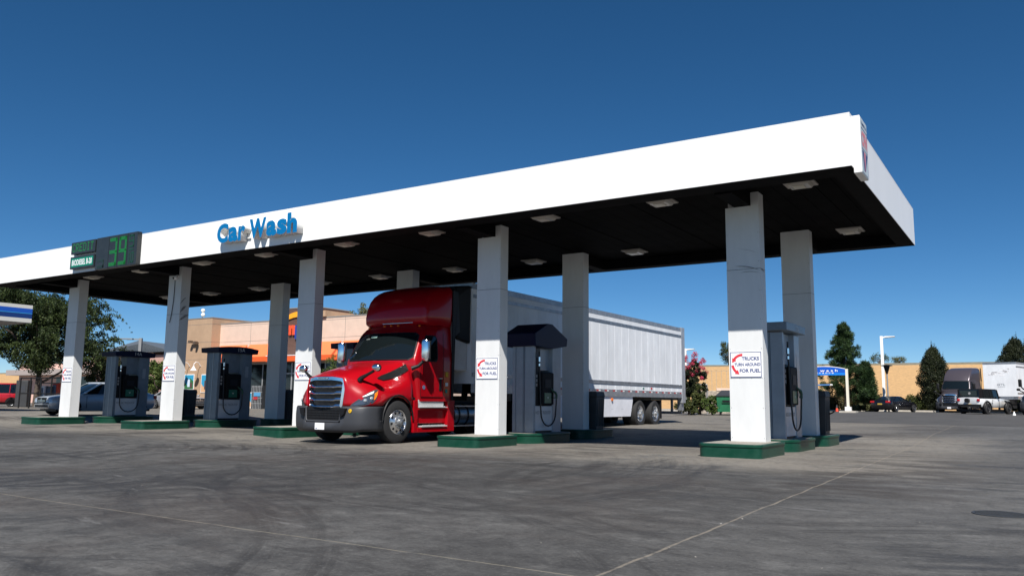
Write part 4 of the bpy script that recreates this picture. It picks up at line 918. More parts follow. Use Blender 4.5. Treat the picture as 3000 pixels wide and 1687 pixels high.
        mb = MB(); mb.loft([[(-1.12, -.50, 2.6), (1.12, -.50, 2.6), (1.2, -.01, 2.5), (-1.2, -.01, 2.5)], [(-1.12, -.58, 3.3), (1.12, -.58, 3.3), (1.2, -.01, 3.3), (-1.2, -.01, 3.3)], [(-1.12, -.70, 3.72), (1.12, -.70, 3.72), (1.2, -.01, 3.72), (-1.2, -.01, 3.72)], [(-1.08, -.60, 4.06), (1.08, -.60, 4.06), (1.2, -.01, 4.14), (-1.2, -.01, 4.14)]]); mb.build('unit_cowl', BLACKP, un, bevel=.05)
        mb = MB(); mb.lathe([(.001, .0), (.2, .0), (.2, .012), (.001, .014)], (.55, -.705, 3.85), (0, -1, 0), 20); mb.build('oval_badge', mat('badge blue', (.03, .05, .12), .4), un)
        mb = MB(); mb.box(.45, -.635, 2.5, .75, -.62, 2.75); mb.build('emblem', CHROME, un); text('VECTOR', (.40, -.63, 2.40), X3, Z3, .42, .06, BLACKP, un)
        mb = MB(); mb.box(.42, -.63, 2.0, .78, -.615, 2.32); mb.build('control_box', BLACKP, un, bevel=.01)
        mb = MB(); mb.cyl((.7, -.69, 2.9), (.7, -.62, 2.9), .05, n=10); mb.build('sensor', BLACKP, un)
    if text_front:
        text(text_front[0], (-.25, -.01, 2.3), X3, Z3, .62, .16, mat('faded grey print', (.25, .27, .3), .6), t, bold=.01, shear=.25)
        text(text_front[1], (-.2, -.01, 2.17), X3, Z3, .56, .06, MATS['faded grey print'], t)
        mb = MB()
        random.seed(5)
        for k in range(26):
            x = -.75+random.random()*1.5; z = 3.1+.55*(x+.75)/1.5*random.random()+random.uniform(0, .25); a = random.uniform(.05, .22); mb.add([(x-a, -.004, z-.03), (x+a, -.004, z-.05), (x+a*1.2, -.004, z+.05), (x-a*.7, -.004, z+.07)], [(0, 1, 2, 3)])
        mb.build('torn_sticker_patch', SIGNW, t)
    return t
trailer('semi_trailer', 'long white refrigerated trailer with grey rails behind the red tractor', (-15.29, 19.35, .045), 0).scale = (1.06, 1.06, 1.06)

# ------------------------------------------------------------------ cars: local x forward, y left, z up, origin mid length on the ground
def car(name, label, loc, head, L, W, H, paint, kind='sedan', details=()):
    t = thing(name, label, 'car', loc, head)
    hw = W/2; r = .33 if kind != 'jeep' else .41
    h2 = L/2
    if kind == 'sedan':
        ST = [(-h2, .38, .86, .74), (-h2+.12, .30, 1.00, .84), (-h2+.5, .24, 1.04, .92), (-1.0, .2, 1.0, 1), (0, .2, .98, 1), (.9, .2, .96, 1), (h2-.9, .22, .90, .97), (h2-.35, .26, .84, .92), (h2-.10, .3, .80, .84), (h2-.03, .34, .76, .80), (h2, .42, .64, .72)]
        GH = dict(zb=.95, zt=H, b=(-h2+.55, 1.30), t_=(-.95, .30), hb=.90, ht=.66)
    elif kind == 'coupe':
        ST = [(-h2, .42, .90, .80), (-h2+.1, .32, 1.02, .90), (-h2+.5, .24, 1.03, .98), (-1.1, .2, .97, 1.02), (0, .2, .93, .98), (.9, .2, .92, .99), (h2-.9, .22, .88, 1.0), (h2-.35, .26, .80, .94), (h2-.08, .3, .70, .86), (h2, .4, .62, .78)]
        GH = dict(zb=.92, zt=H, b=(-h2+.45, 1.05), t_=(-.95, .05), hb=.88, ht=.62)
    elif kind == 'van':
        ST = [(-h2, .4, 1.0, .85), (-h2+.1, .3, 1.08, .93), (-1.2, .2, 1.06, 1), (0, .2, 1.05, 1), (1.2, .2, 1.03, 1), (h2-.75, .22, .98, .97), (h2-.35, .26, .88, .92), (h2-.1, .28, .74, .84), (h2, .34, .58, .74)]
        GH = dict(zb=1.03, zt=H, b=(-h2+.05, 1.75), t_=(-h2+.35, .75), hb=.93, ht=.74)
    elif kind == 'suv':
        ST = [(-h2, .5, 1.05, .9), (-h2+.08, .4, 1.08, .96), (-1, .35, 1.08, 1), (1, .35, 1.06, 1), (h2-.2, .4, 1.02, .95), (h2, .5, .95, .9)]
        GH = dict(zb=1.06, zt=H, b=(-h2+.08, 1.15), t_=(-h2+.25, .65), hb=.95, ht=.80)
    else:
        ST = [(-h2, .62, 1.18, .84), (-h2+.04, .55, 1.20, .86), (0, .5, 1.2, .86), (.9, .5, 1.18, .86), (1.2, .55, 1.16, .74), (h2-.1, .6, 1.10, .66), (h2, .65, 1.05, .62)]
        GH = dict(zb=1.19, zt=H, b=(-h2+.03, .62), t_=(-h2+.08, .42), hb=.83, ht=.76)
    rings = []
    for x, zb, zt, f in ST:
        w_ = hw*f; hf = [(w_*.55, zb-.02), (w_*.9, zb), (w_*.985, zb+.14), (w_, (zb+zt)/2), (w_*.985, zt-.14), (w_*.93, zt-.03), (w_*.8, zt), (w_*.4, zt+.02)]
        rings.append([(x, -a, b) for a, b in hf]+[(x, a, b) for a, b in hf[::-1]])
    mb = MB(); mb.loft(rings, True, True); body = mb.build('body', paint, t, smooth=50)
    zb, zt = GH['zb'], GH['zt']
    def ring(f, grow=0.):
        x0 = GH['b'][0]+(GH['t_'][0]-GH['b'][0])*f; x1 = GH['b'][1]+(GH['t_'][1]-GH['b'][1])*f; y = hw*(GH['hb']+(GH['ht']-GH['hb'])*f)+grow; z = zb-.04+(zt-.03-zb+.04)*f
        bow = .12*(1 if kind not in ('jeep',) else .2)
        return [(x0+bow, -y, z), (x1-bow, -y, z), (x1-.02, -y*.75, z), (x1, 0, z), (x1-.02, y*.75, z), (x1-bow, y, z), (x0+bow, y, z), (x0+.02, y*.75, z), (x0, 0, z), (x0+.02, -y*.75, z)]
    mb = MB(); mb.loft([ring(0), ring(.35), ring(.7), ring(.95)], True, True); mb.build('windows', GLASS, t, smooth=40)
    top = paint if kind != 'jeep' else BLACKP
    r9, r1 = ring(.93, .008), ring(1.0, -.03)
    mb = MB(); up = [(a*.97, b*.93, c+.03) for a, b, c in r1]; mb.loft([r9, ring(1.0, .0), up], True, True); mb.build('roof', top, t, smooth=60)
    mb = MB(); R0, R1 = ring(0, .006), ring(.97, .006)
    def pil(i, j, fa, wd):
        a, b = Vector(R0[i]).lerp(Vector(R0[j]), fa), Vector(R1[i]).lerp(Vector(R1[j]), fa); mb.tube([a, b], wd, 4)
    for i in (0, 1, 5, 6): pil(i, i, 0, .045)
    for fa in ((.52,) if kind == 'coupe' else (.30, .62) if kind in ('van', 'suv') else (.22, .56)): pil(0, 1, fa, .028); pil(6, 5, fa, .028)
    mb.build('pillars', top if kind != 'sedan' else paint, t)
    if kind == 'jeep':
        mb = MB()
        for sg in (1, -1): mb.box(-h2+.05, sg*hw*.80, 1.22, -h2+.5, sg*hw*.835, H-.06)
        mb.build('hardtop_side', BLACKP, t)
    wx = (-h2+.95 if kind != 'van' else -h2+1.0, h2-.9 if kind != 'jeep' else h2-.65)
    if kind == 'jeep': wx = (-h2+.85, h2-.6)
    for x in wx:
        for sg in (1, -1):
            mb = MB(); n = 16; rr = r+.07; y = sg*(hw*1.0+.006) if kind != 'jeep' else sg*hw*.87
            pts = [(x+rr*math.cos(rad(180*k/n)), y, r+rr*math.sin(rad(180*k/n))) for k in range(n+1)]+[(x+rr, y, .2), (x-rr, y, .2)]
            mb.add(pts, [tuple(range(len(pts)))]); mb.build('wheel_arch', BLACKP, t, solid=.02)
            wheel(t, (x, sg*(hw*1.0+.02), r), (0, sg, 0), r, .24, 'jeep' if kind == 'jeep' else 'car')
            if kind == 'jeep':
                mb = MB(); P = [(x+(rr+.03)*math.cos(rad(180*k/n)), sg*hw*.98, r+(rr+.03)*math.sin(rad(180*k/n))) for k in range(n+1)]; mb.tube(P, .07, 6); mb.build('fender_flare', BLACKP, t, smooth=60)
    mb = MB(); mb.box(-h2+.3, -hw*.8, .18, h2-.3, hw*.8, .35); mb.build('underbody', BLACKP, t)
    f0 = lambda d: interp([(s_[0],)+tuple(s_[1:]) for s_ in ST], d)
    zr = ST[1][2]
    for sg in (1, -1):
        y = hw*ST[1][3]
        if kind in ('sedan', 'coupe', 'van', 'suv'):
            mb = MB(); mb.box(-h2-.012, sg*y*.58, zr-.24, -h2+.14, sg*(y+.012), zr-.08); mb.build('tail_light', REDL, t, bevel=.02)
        else:
            mb = MB(); mb.box(-h2-.05, sg*hw*.66, .95, -h2+.02, sg*hw*.86, 1.12); mb.build('tail_light', REDL, t, bevel=.01)
        yy = hw*ST[-3][3]
        mb = MB(); hx = h2-.42
        mb.loft([[(hx-.22, sg*(yy+.014), ST[-3][2]-.10), (hx-.22, sg*(yy+.014), ST[-3][2]-.13), (hx-.22, sg*(yy-.2), ST[-3][2]-.02)], [(h2-.12, sg*(hw*.84), ST[-3][2]-.12), (h2-.12, sg*(hw*.84), ST[-3][2]-.27), (h2-.12, sg*(hw*.60), ST[-3][2]-.12)], [(h2-.0, sg*(hw*.66), ST[-3][2]-.20), (h2-.0, sg*(hw*.66), ST[-3][2]-.30), (h2-.0, sg*(hw*.48), ST[-3][2]-.20)]]); mb.build('headlight', LENS, t)
        mb = MB(); xm = GH['b'][1]-.25; mb.ball((xm, sg*(hw*GH['hb']+.14), zb+.06), (.06, .10, .07), 5); mb.build('door_mirror', paint if kind != 'jeep' else BLACKP, t, smooth=60)
        mb = MB()
        dl = GH['b'][1]-.35
        for x in ((dl, dl-1.0, dl-1.95) if kind != 'coupe' else (dl, dl-1.35)): mb.box(x-.006, sg*hw*.98, .32, x+.006, sg*(hw*1.0+.004), zb-.1)
        mb.build('door_gaps', BLACKP, t)
        mb = MB()
        for x in ((dl-.85, dl-1.8) if kind != 'coupe' else (dl-1.15,)): mb.box(x-.1, sg*(hw-.01), zb-.2, x+.08, sg*(hw+.012), zb-.17)
        mb.build('door_handle', paint if kind != 'jeep' else BLACKP, t)
    mb = MB(); mb.box(-h2-.02, -.2, .62, -h2+.04, .2, .74); mb.build('number_plate', mat('yellow plate', (.5, .33, .06), .5) if kind in ('coupe', 'jeep') else SIGNW, t)
    if kind in ('van', 'sedan'):
        mb = MB()
        for k in range(4): mb.box(h2-.20, -.36, .60+.045*k, h2+.018-.008*k, .36, .62+.045*k)
        mb.box(h2-.04, -.03, .60, h2+.024, .03, .75); mb.build('grille', CHROME, t)
        mb = MB(); mb.box(h2-.2, -.42, .57, h2+.004, .42, .78); mb.box(h2-.1, -.6, .36, h2+.004, .6, .46); mb.build('intake', BLACKP, t)
        mb = MB()
        for sg in (1, -1): mb.cyl((h2-.1, sg*.66, .40), (h2-.02, sg*.66, .40), .05, n=10)
        mb.build('fog_lamp', LENS, t)
    if kind == 'jeep':
        mb = MB(); mb.box(-h2-.01, -.62, 1.30, -h2+.035, .62, 1.74); mb.build('rear_window', GLASS, t, bevel=.02)
        mb = MB(); mb.cyl((-h2-.22, .05, 1.0), (-h2-.03, .05, 1.0), .16, n=16); mb.box(-h2-.06, -.1, .9, -h2, .2, 1.1); mb.build('spare_bracket', BLACKP, t)
        mb = MB(); mb.box(-h2-.14, -.85, .55, -h2+.1, .85, .72); mb.build('rear_bumper', BLACKP, t, bevel=.02)
        mb = MB(); mb.cyl((-h2-.015, -.1, 1.52), (-h2-.008, -.1, 1.52), .09, n=14); mb.build('round_sticker', mat('sticker grey', (.3, .3, .3), .5), t)
    return t
def viewang(px): d = _ray(px, 1180); return math.atan2(d[1], d[0])
# heading = forward direction angle (0 = +X)
silver = mat('silver blue paint', (.40, .44, .49), .28, metal=.3, coat=.6); blk = mat('black car paint', (.006, .006, .008), .18, coat=.8); whitec = mat('white car paint', (.66, .68, .70), .3, coat=.5)
car('sedan_car', 'silver blue sedan at the pumps behind the leftmost column, nose to the camera', (-37.0, 21.5, .20), -rad(93), 4.95, 1.85, 1.50, silver, 'sedan')
car('sedan_car', 'pale grey sedan behind the dark bin left of the 15A dispenser', onground(522, 66), rad(2), 4.9, 1.85, 1.47, mat('pale grey paint', (.34, .35, .37), .28, metal=.4, coat=.5), 'sedan')
car('red_suv', 'red boxy suv cut off by the left edge of the photo', onground(-24, 73.5), viewang(-24)+rad(88), 4.4, 1.84, 1.78, mat('red suv paint', (.36, .008, .016), .3, coat=.6), 'suv')
car('black_coupe', 'black sports coupe with red tail lights beside the lamp post', onground(2620, 79.5), viewang(2620)-rad(28), 4.83, 1.92, 1.36, blk, 'coupe')
car('white_jeep', 'white four door off-roader with black hardtop in front of the white trailer', onground(2884, 71.5), viewang(2884)-rad(26), 4.6, 1.9, 1.86, whitec, 'jeep')
grey = mat('charcoal purple truck paint', (.085, .072, .085), .3, metal=.4, coat=.6); dgrey = mat('dark grey truck paint', (.03, .031, .036), .3, metal=.4, coat=.6)
def hd(px, a): return viewang(px)-math.pi/2+rad(a)   # tractor local +y (rear) pointing away from the camera, turned by a
p = onground(2780, 80.5); tractor('parked_semi', 'charcoal semi truck with sleeper cab parked left of the white off-roader', 'truck', p, hd(2780, -17), grey, detail=False, sleeper=True)
p = onground(3040, 68); tractor('parked_semi', 'dark grey semi truck cut off by the right edge of the photo', 'truck', p, hd(3040, -12), dgrey, detail=False, sleeper=True)
p = onground(2934, 79); trailer('box_trailer', 'white box trailer with torn sticker patch behind the off-roader', p, hd(2934, -16), L=14, reefer=False, text_front=('GTL', 'TRANSPORT INC'))

# ================================================================== BUILDINGS, LEVEE, LAMPS
peach = mat('peach stucco', (.62, .47, .38), .9, var=.06, vscale=1.5, bump=.1); tan = mat('tan stucco', (.40, .27, .175), .9, var=.08, vscale=1.5, bump=.1)
orange = mat('orange awning', (.78, .17, .055), .75, var=.06, vscale=2); orangeD = mat('deep orange fascia', (.66, .10, .02), .6)
brown = mat('brown lap siding', (.115, .060, .045), .7, var=.25, vscale=3, stretch=(.4, 1, 12)); alum = mat('storefront aluminium', (.45, .46, .47), .4, metal=.4); shop = mat('shop glass', (.010, .012, .014), .06, spec=.6)
joint = mat('stucco joint', (.16, .15, .14), .8); capm = mat('parapet cap metal', (.30, .29, .27), .5, metal=.3)
YS = 46.0
store = thing('convenience_store', 'peach and tan convenience store with orange awnings behind the canopy', 'shop building', (-60.7, YS, 0))
O = store.location
def sx(px, y=1000, Y=YS): return pl(px, y, 1, Y).x-O.x
WT = 7.47
mb = MB(); mb.box(.0, 0, -.3, 19.0, 14, WT); mb.build('wall', peach, store)
mb = MB(); mb.box(.02, -.03, WT, 19.02, .3, WT+.09); mb.build('parapet_cap', capm, store)
TX = pl(516, 1000, 1, YS-.9).x-O.x; mb = MB(); mb.box(TX, -.9, -.3, .02, 4.5, 7.98); tw_ = mb.build('tan_tower', tan, store)
mb = MB(); mb.box(TX-.03, -.93, 7.98, .05, 4.53, 8.06); mb.build('tower_cap', capm, tw_)
mb = MB()
for z in (7.45, 5.87, 4.35, 2.75): mb.box(TX, -.904, z, .02, -.9, z+.025); mb.box(.02, -.9, z, .024, -.004, z+.025)
for z in (5.87, 7.28): mb.box(.03, -.004, z, 19, 0, z+.025)
for x in (sx(733), sx(785), sx(826), 15.2): mb.box(x, -.0045, 5.6, x+.03, 0, WT)
mb.build('stucco_joints', joint, store)
for (x0, x1) in ((.15, sx(726)), (sx(733), sx(812)), (sx(918), sx(1000)), (sx(1008), 18.8)):
    mb = MB(); za, zb_, zc = 5.58, 4.45, 4.05; yo = -1.05
    mb.add([(x0, 0, za), (x1, 0, za), (x1+.0, yo, zb_), (x0, yo, zb_)], [(3, 2, 1, 0)]); mb.add([(x0, 0, za), (x0, yo, zb_), (x0, 0, zb_)], [(0, 2, 1)]); mb.add([(x1, 0, za), (x1, 0, zb_), (x1, yo, zb_)], [(0, 2, 1)])
    aw = mb.build('awning', orange, store)
    mb = MB(); mb.box(x0, yo-.002, zc, x1, yo+.02, zb_); mb.box(x0, yo+.02, zc, x0+.03, 0, zb_); mb.box(x1-.03, yo+.02, zc, x1, 0, zb_); mb.build('valance', orangeD, aw)
def shopwin(x0, x1, z0=.35, z1=3.95, n=3, nm='shop_window'):
    mb = MB(); mb.box(x0, -.03, z0, x1, .02, z1); wn = mb.build(nm, shop, store)
    mb = MB()
    for k in range(n+1): x = x0+(x1-x0)*k/n; mb.box(x-.04, -.07, z0, x+.04, -.032, z1)
    mb.box(x0+.04, -.069, z1-.08, x1-.04, -.032, z1); mb.box(x0+.04, -.069, z0, x1-.04, -.032, z0+.08); mb.build('mullions', alum, wn)
shopwin(.6, sx(818), n=4); shopwin(sx(925), 18.4, n=5)
lx0, lx1 = sx(822), sx(941)
mb = MB(); mb.box(lx0, -.75, 3.9, lx1, 3, 8.28); tower = mb.build('brown_sign_tower', brown, store)
mb = MB(); mb.box(lx0-.03, -.78, 8.28, lx1+.03, 3.03, 8.36); mb.build('tower_cap', capm, tower)
mb = MB(); mb.box(lx1+.03, -.2, WT+.1, lx1+.55, 3, 8.05); mb.build('tan_block', tan, store)
mb = MB(); mb.box(lx0+.2, -1.6, 3.98, lx1-.2, -.752, 4.42); mb.build('entrance_fascia', orangeD, store)
mb = MB(); mb.box(lx0+.18, -1.62, 4.42, lx1-.18, -.753, 4.47); mb.build('white_trim', SIGNW, store)
mb = MB(); mb.box(lx0+.3, -.72, .2, lx1-.3, -.70, 3.9); en = mb.build('entrance_glass', shop, store)
mb = MB()
for k in range(5): x = lx0+.3+(lx1-lx0-.6)*k/4; mb.box(x-.05, -.78, .2, x+.05, -.722, 3.9)
mb.box(lx0+.35, -.779, 3.0, lx1-.35, -.723, 3.1); mb.build('door_frames', alum, en)
pm = tower
a0 = sx(814, 960, YS-.75); RO = mat('sign red orange', (.72, .085, .03), .4); NB = mat('sign deep blue', (.02, .05, .28), .4)
text('am', (sx(818, 960, YS-.8)+.15, -.78, 6.12), X3, Z3, sx(867, 960, YS-.8)-sx(818, 960, YS-.8)-.15, .82, RO, tower, depth=.12, bold=.06)
text('pm', (sx(867, 960, YS-.8), -.78, 5.80), X3, Z3, sx(912, 960, YS-.8)-sx(867, 960, YS-.8), 1.12, NB, tower, depth=.12, bold=.06)
mb = MB(); n = 14; cx = sx(872, 960, YS-.8)
P = []
for k in range(n+1):
    f = -1+2*k/n; P.append([(cx+2.0*f, -.86, 6.95+.62*(1-f*f)), (cx+2.0*f, -.86, 6.95+.30+.75*(1-f*f)), (cx+2.0*f, -.78, 6.95+.30+.75*(1-f*f)), (cx+2.0*f, -.78, 6.95+.62*(1-f*f))])
mb.loft(P, True, True); mb.build('sign_arc', mat('sign amber', (.85, .36, .02), .4), tower)
mb = MB(); mb.box(TX-.5, -2.6, -.2, 19, -.91, .16); mb.build('front_walk', mat('pale walk concrete', (.34, .31, .27), .85, var=.15), store)
mb = MB(); mb.box(sx(715), -2.75, -.2, sx(785), -2.602, .17); mb.build('painted_kerb', mat('yellow kerb paint', (.66, .33, .03), .6), store)
# posters and goosenecks on the tan tower
def poster(name, label, px0, px1, y0, y1, seed, Yp=YS-.9):
    a = pl(px0, (y0+y1)/2, 1, Yp); b = pl(px1, (y0+y1)/2, 1, Yp); zt = pl((px0+px1)/2, y0, 1, Yp).z; zb_ = pl((px0+px1)/2, y1, 1, Yp).z
    t = thing(name, label, 'poster', (a.x, Yp-.005, zb_)); W, H = b.x-a.x, zt-zb_
    mb = MB(); mb.box(0, -.04, 0, W, 0, H); mb.build('frame', SIGNW, t)
    mb = MB(); mb.box(.05, -.044, .05, W-.05, -.041, H*.99-.05); mb.build('picture', mat('poster blue', (.03, .28, .48), .5), t)
    mb = MB(); mb.add([(.05, -.047, .05), (W-.05, -.047, .05), (W-.05, -.047, H*.55), (W*.6, -.047, H*.75), (W*.3, -.047, H*.3), (.05, -.047, H*.5)], [(0, 1, 2, 3, 4, 5)]); mb.build('picture_shape', mat('poster green', (.03, .14, .05), .5) if seed == 1 else mat('poster sand', (.60, .36, .20), .5), t)
    mb = MB(); mb.box(W*.36, -.052, H*.18, W*.60, -.048, H*.66); mb.build('picture_cup', mat('poster pale cup', (.55, .65, .80), .5) if seed == 1 else mat('poster brown cup', (.10, .05, .05), .5), t)
    mb = MB(); mb.box(W*.64, -.052, H*.12, W*.84, -.048, H*.45); mb.build('picture_drink', mat('poster brown cup', (.10, .05, .05), .5) if seed == 1 else mat('poster pink', (.6, .12, .16), .5), t)
poster('drink_poster', 'blue and green drink poster on the tan wall of the store', 541, 569, 1096, 1141, 1)
poster('drink_poster', 'half hidden blue poster on the tan wall left of the 15A dispenser', 590, 618, 1096, 1150, 2)
poster('drink_poster', 'beach coloured poster standing on the store window beside a dark rack', 732, 748, 1149, 1193, 2, YS-1.2)
def goose(px, lab):
    p = pl(px, 1080, 1, YS-.9); t = thing('wall_lamp', lab, 'wall lamp', (p.x, YS-.9, 3.75), group='white gooseneck lamps on the store')
    mb = MB(); mb.tube([(0, 0, 0), (0, -.25, .32), (0, -.5, .38), (0, -.7, .22), (0, -.72, .02)], .03, 6); mb.build('arm', SIGNW, t)
    mb = MB(); mb.lathe([(.05, .0), (.09, -.12), (.26, -.36), (.27, -.4), (.22, -.36)], (0, -.72, .02), Z3, 16); mb.build('shade', SIGNW, t)
goose(588, 'white gooseneck wall lamp above the half hidden poster'); goose(556, 'white gooseneck wall lamp above the blue and green poster')
p = pl(575, 1004, 1, YS-.9); t = thing('wall_floodlight', 'small brown floodlight with two heads high on the tan wall', 'light', (p.x, YS-.9, p.z))
mb = MB(); mb.box(-.25, -.3, -.05, .35, 0, .05); mb.build('bracket', mat('brown fixture', (.10, .07, .05), .5), t); mb = MB(); mb.box(-.5, -.5, -.02, -.2, -.2, .18); mb.build('head', MATS['brown fixture'], t); mb = MB(); mb.box(.25, -.5, -.15, .5, -.2, .1); mb.build('head', MATS['brown fixture'], t)
p = pl(592, 938, 1, YS+1); t = thing('globe_antenna', 'thin roof mast carrying two white globes above the tan wall', 'antenna', (p.x, YS+1, 7.9))
mb = MB(); mb.cyl((0, 0, 0), (0, 0, 1.25), .04); mb.build('mast', capm, t)
for z in (.72, 1.12): mb = MB(); mb.ball((.1 if z < 1 else .06, 0, z), .19, 8); mb.build('globe', mat('white globe', (.8, .8, .75), .4), t, smooth=60)
# vending rack by the store window
p = pl(750, 1190, 1, YS-1.3); t = thing('display_rack', 'dark wire display rack with small signs outside the store window', 'rack', (p.x, YS-1.3, .16))
W = pl(781, 1190, 1, YS-1.3).x-p.x
mb = MB(); mb.box(0, -.5, 0, W, 0, 1.9); mb.build('cage', mat('dark cage', (.03, .032, .035), .5, var=.5, vscale=10), t)
mb = MB()
for k in range(7): mb.box(W*k/7, -.52, .02, W*k/7+.03, -.502, 1.9)
for k in range(5): mb.box(0, -.53, .45*k, W, -.521, .45*k+.03)
mb.build('wires', mat('pale wire', (.35, .36, .37), .4), t)
mb = MB(); mb.box(W*.25, -.55, 1.05, W*.85, -.535, 1.35); mb.build('blue_sign', mat('rack blue', (.08, .28, .5), .5), t)
mb = MB(); mb.box(W*.2, -.55, .78, W*.6, -.535, 1.0); mb.build('red_sign', mat('rack red', (.4, .03, .04), .5), t)

# hotel at the far left
YH = 52.0; pink = mat('pink stucco', (.66, .43, .36), .9, var=.06); pinkD = mat('rose stucco', (.45, .27, .23), .9)
hotel = thing('strip_building', 'pink stucco building with grey standing seam hip roof at far left', 'building', (0, YH, 0))
def hx(px, y=1060): return pl(px, y, 1, YH).x
mb = MB(); mb.box(hx(60), 0, -.5, hx(265), 12, 4.95); mb.box(hx(265), 0, -.5, hx(448), 12, 5.75); mb.build('wall', pink, hotel)
mb = MB(); mb.box(hx(448), -.6, -.5, hx(560), 12, 5.45); mb.build('rose_wing', pinkD, hotel)
rmat = mat('grey seam roof', (.13, .145, .155), .45, metal=.3, var=.1)
ex0, ex1, ap = hx(292), hx(520), pl(406, 1003, 1, YH+7)
mb = MB(); mb.add([(ex0, -1, 5.75), (ex1, -1, 5.75), (ex1, 15, 5.75), (ex0, 15, 5.75), (ap.x, 7, ap.z+.25)], [(0, 1, 4), (1, 2, 4), (2, 3, 4), (3, 0, 4), (3, 2, 1, 0)])
rf = mb.build('roof', rmat, hotel)
mb = MB()
for k in range(1, 26):
    x = ex0+(ex1-ex0)*k/26; f = (x-ex0)/(ap.x-ex0) if x < ap.x else (ex1-x)/(ex1-ap.x); e = Vector((x, -1+8*f*.97, 5.77+(ap.z+.25-5.75)*f*.97)); mb.tube([(x, -1, 5.79), e], .035, 4)
mb.build('seams', rmat, rf)
mb = MB(); mb.box(hx(60), -1.6, 3.5, hx(300), -.01, 4.15); mb.build('grey_awning_band', mat('mauve grey band', (.33, .28, .26), .8), hotel)
mb = MB(); mb.box(hx(238), -.02, .2, hx(285), .0-.005, 3.3); mb.box(hx(170), -.02, .2, hx(182), -.005, 3.3); mb.build('window', shop, hotel)
mb = MB(); mb.box(hx(251), -.03, 4.2, hx(267), -.005, 4.6); mb.build('dark_opening', shop, hotel)
mb = MB(); pa = [pl(292, 1062, 1, YH), pl(300, 1055, 1, YH), pl(308, 1052, 1, YH), pl(330, 1049, 1, YH), pl(345, 1053, 1, YH)]
mb.tube([(q.x, -.15, q.z) for q in pa], .16, 6); mb.build('sign_arc', mat('sign amber', (.85, .36, .02), .4), hotel)
a, b = pl(292.5, 1072, 1, YH), pl(306, 1058, 1, YH)
mb = MB(); mb.add([(a.x+.2, -.1, a.z), (a.x+3.4, -.1, a.z), (a.x+3.4, -.1, b.z+.15), (a.x+1.2, -.1, b.z+.1), (a.x+.3, -.1, b.z-.45)], [(0, 1, 2, 3, 4)]); mb.build('sign_back', BLACKP, hotel)
text('Ext', (a.x, -.16, a.z), X3, Z3, b.x-a.x, b.z-a.z, SIGNW, hotel, bold=.02, shear=.12)
# street lamp in front of its roof
def lamp(name, label, p, h, arm, m, head=(1.1, .35, .12), r=.09, adir=0.):
    t = thing(name, label, 'lamp post', (p.x, p.y, p.z), adir)
    mb = MB(); mb.box(-r, -r, 0, r, r, h); mb.build('pole', m, t)
    mb = MB(); mb.box(0, -.07, h-.17, arm*.5, .07, h-.05); mb.build('arm', m, t)
    mb = MB(); mb.loft([[(arm*.25, -head[1], h-.16), (arm*.25, head[1], h-.16), (arm*.25, head[1], h-.04), (arm*.25, -head[1], h-.04)], [(arm, -head[1], h-.10), (arm, head[1], h-.10), (arm, head[1], h-.05), (arm, -head[1], h-.05)]]); mb.build('lamp_head', m, t)
    return t
viewr = rad(33.05); whitep = mat('white pole paint', (.78, .78, .76), .4)
lamp('street_lamp', 'grey lamp post with flat head above the grey hip roof', onground(399, 84), far(399, 996, 84).z, -2.6, mat('grey pole', (.22, .23, .24), .5), adir=viewr, r=.13)
lamp('street_lamp', 'tall white square lamp post behind the black coupe', onground(2592, 81), far(2584, 999, 81).z, 1.12, whitep, head=(1.1, .42, .12), adir=rad(5), r=.12)
lamp('street_lamp', 'white lamp head peeking out past the end of the trailer', onground(2011, 78), far(2011, 1026, 78).z, .85, whitep, adir=rad(10))
p = onground(2603, 79); zt = far(2600, 1068, 79).z
t = thing('lantern_post', 'thin grey post with black lantern head next to the white lamp post', 'lamp post', p)
mb = MB(); mb.cyl((0, 0, 0), (0, 0, zt-p.z-.75), .07, .06, 10); mb.build('post', mat('grey pole', (.22, .23, .24), .5), t)
H = zt-p.z
mb = MB(); mb.lathe([(.001, H-.85), (.08, H-.8), (.24, H-.25), (.26, H-.14)], (0, 0, 0), Z3, 12); mb.build('lantern', BLACKP, t)
mb = MB(); mb.lathe([(.30, H-.14), (.52, H-.09), (.45, H-.05), (.2, H), (.001, H+.02)], (0, 0, 0), Z3, 16); mb.build('cap', BLACKP, t)

# passenger-car canopy at far left
t = thing('car_fuel_canopy', 'blue and white striped car fuel canopy at the left edge', 'canopy', (-46, 0, 0))
za, zb_, yb_ = 4.98, 5.93, 22.66
bands = (('white_band', za, za+.22, mat('off white band', (.60, .59, .55), .5)), ('navy_band', za+.22, za+.48, mat('band navy', (.008, .035, .16), .4)), ('cyan_line', za+.48, za+.51, mat('band cyan', (.04, .32, .62), .4)), ('blue_band', za+.51, za+.76, mat('band blue', (.01, .08, .42), .4)), ('white_top_band', za+.76, zb_, MATS['off white band']))
for nm, a, b, m in bands: mb = MB(); mb.box(-12, 4, a, 0, yb_, b); mb.build(nm, m, t)
mb = MB(); mb.box(-11.98, 4.02, za-.02, -.02, yb_-.02, za-.003); mb.build('underside', mat('grey underside', (.3, .3, .3), .6), t)
for (x, y) in ((-2.2, 8), (-9.8, 8), (-9.8, 19)): mb = MB(); mb.box(x-.25, y-.25, 0, x+.25, y+.25, za-.02); mb.build('column', COLW, t)

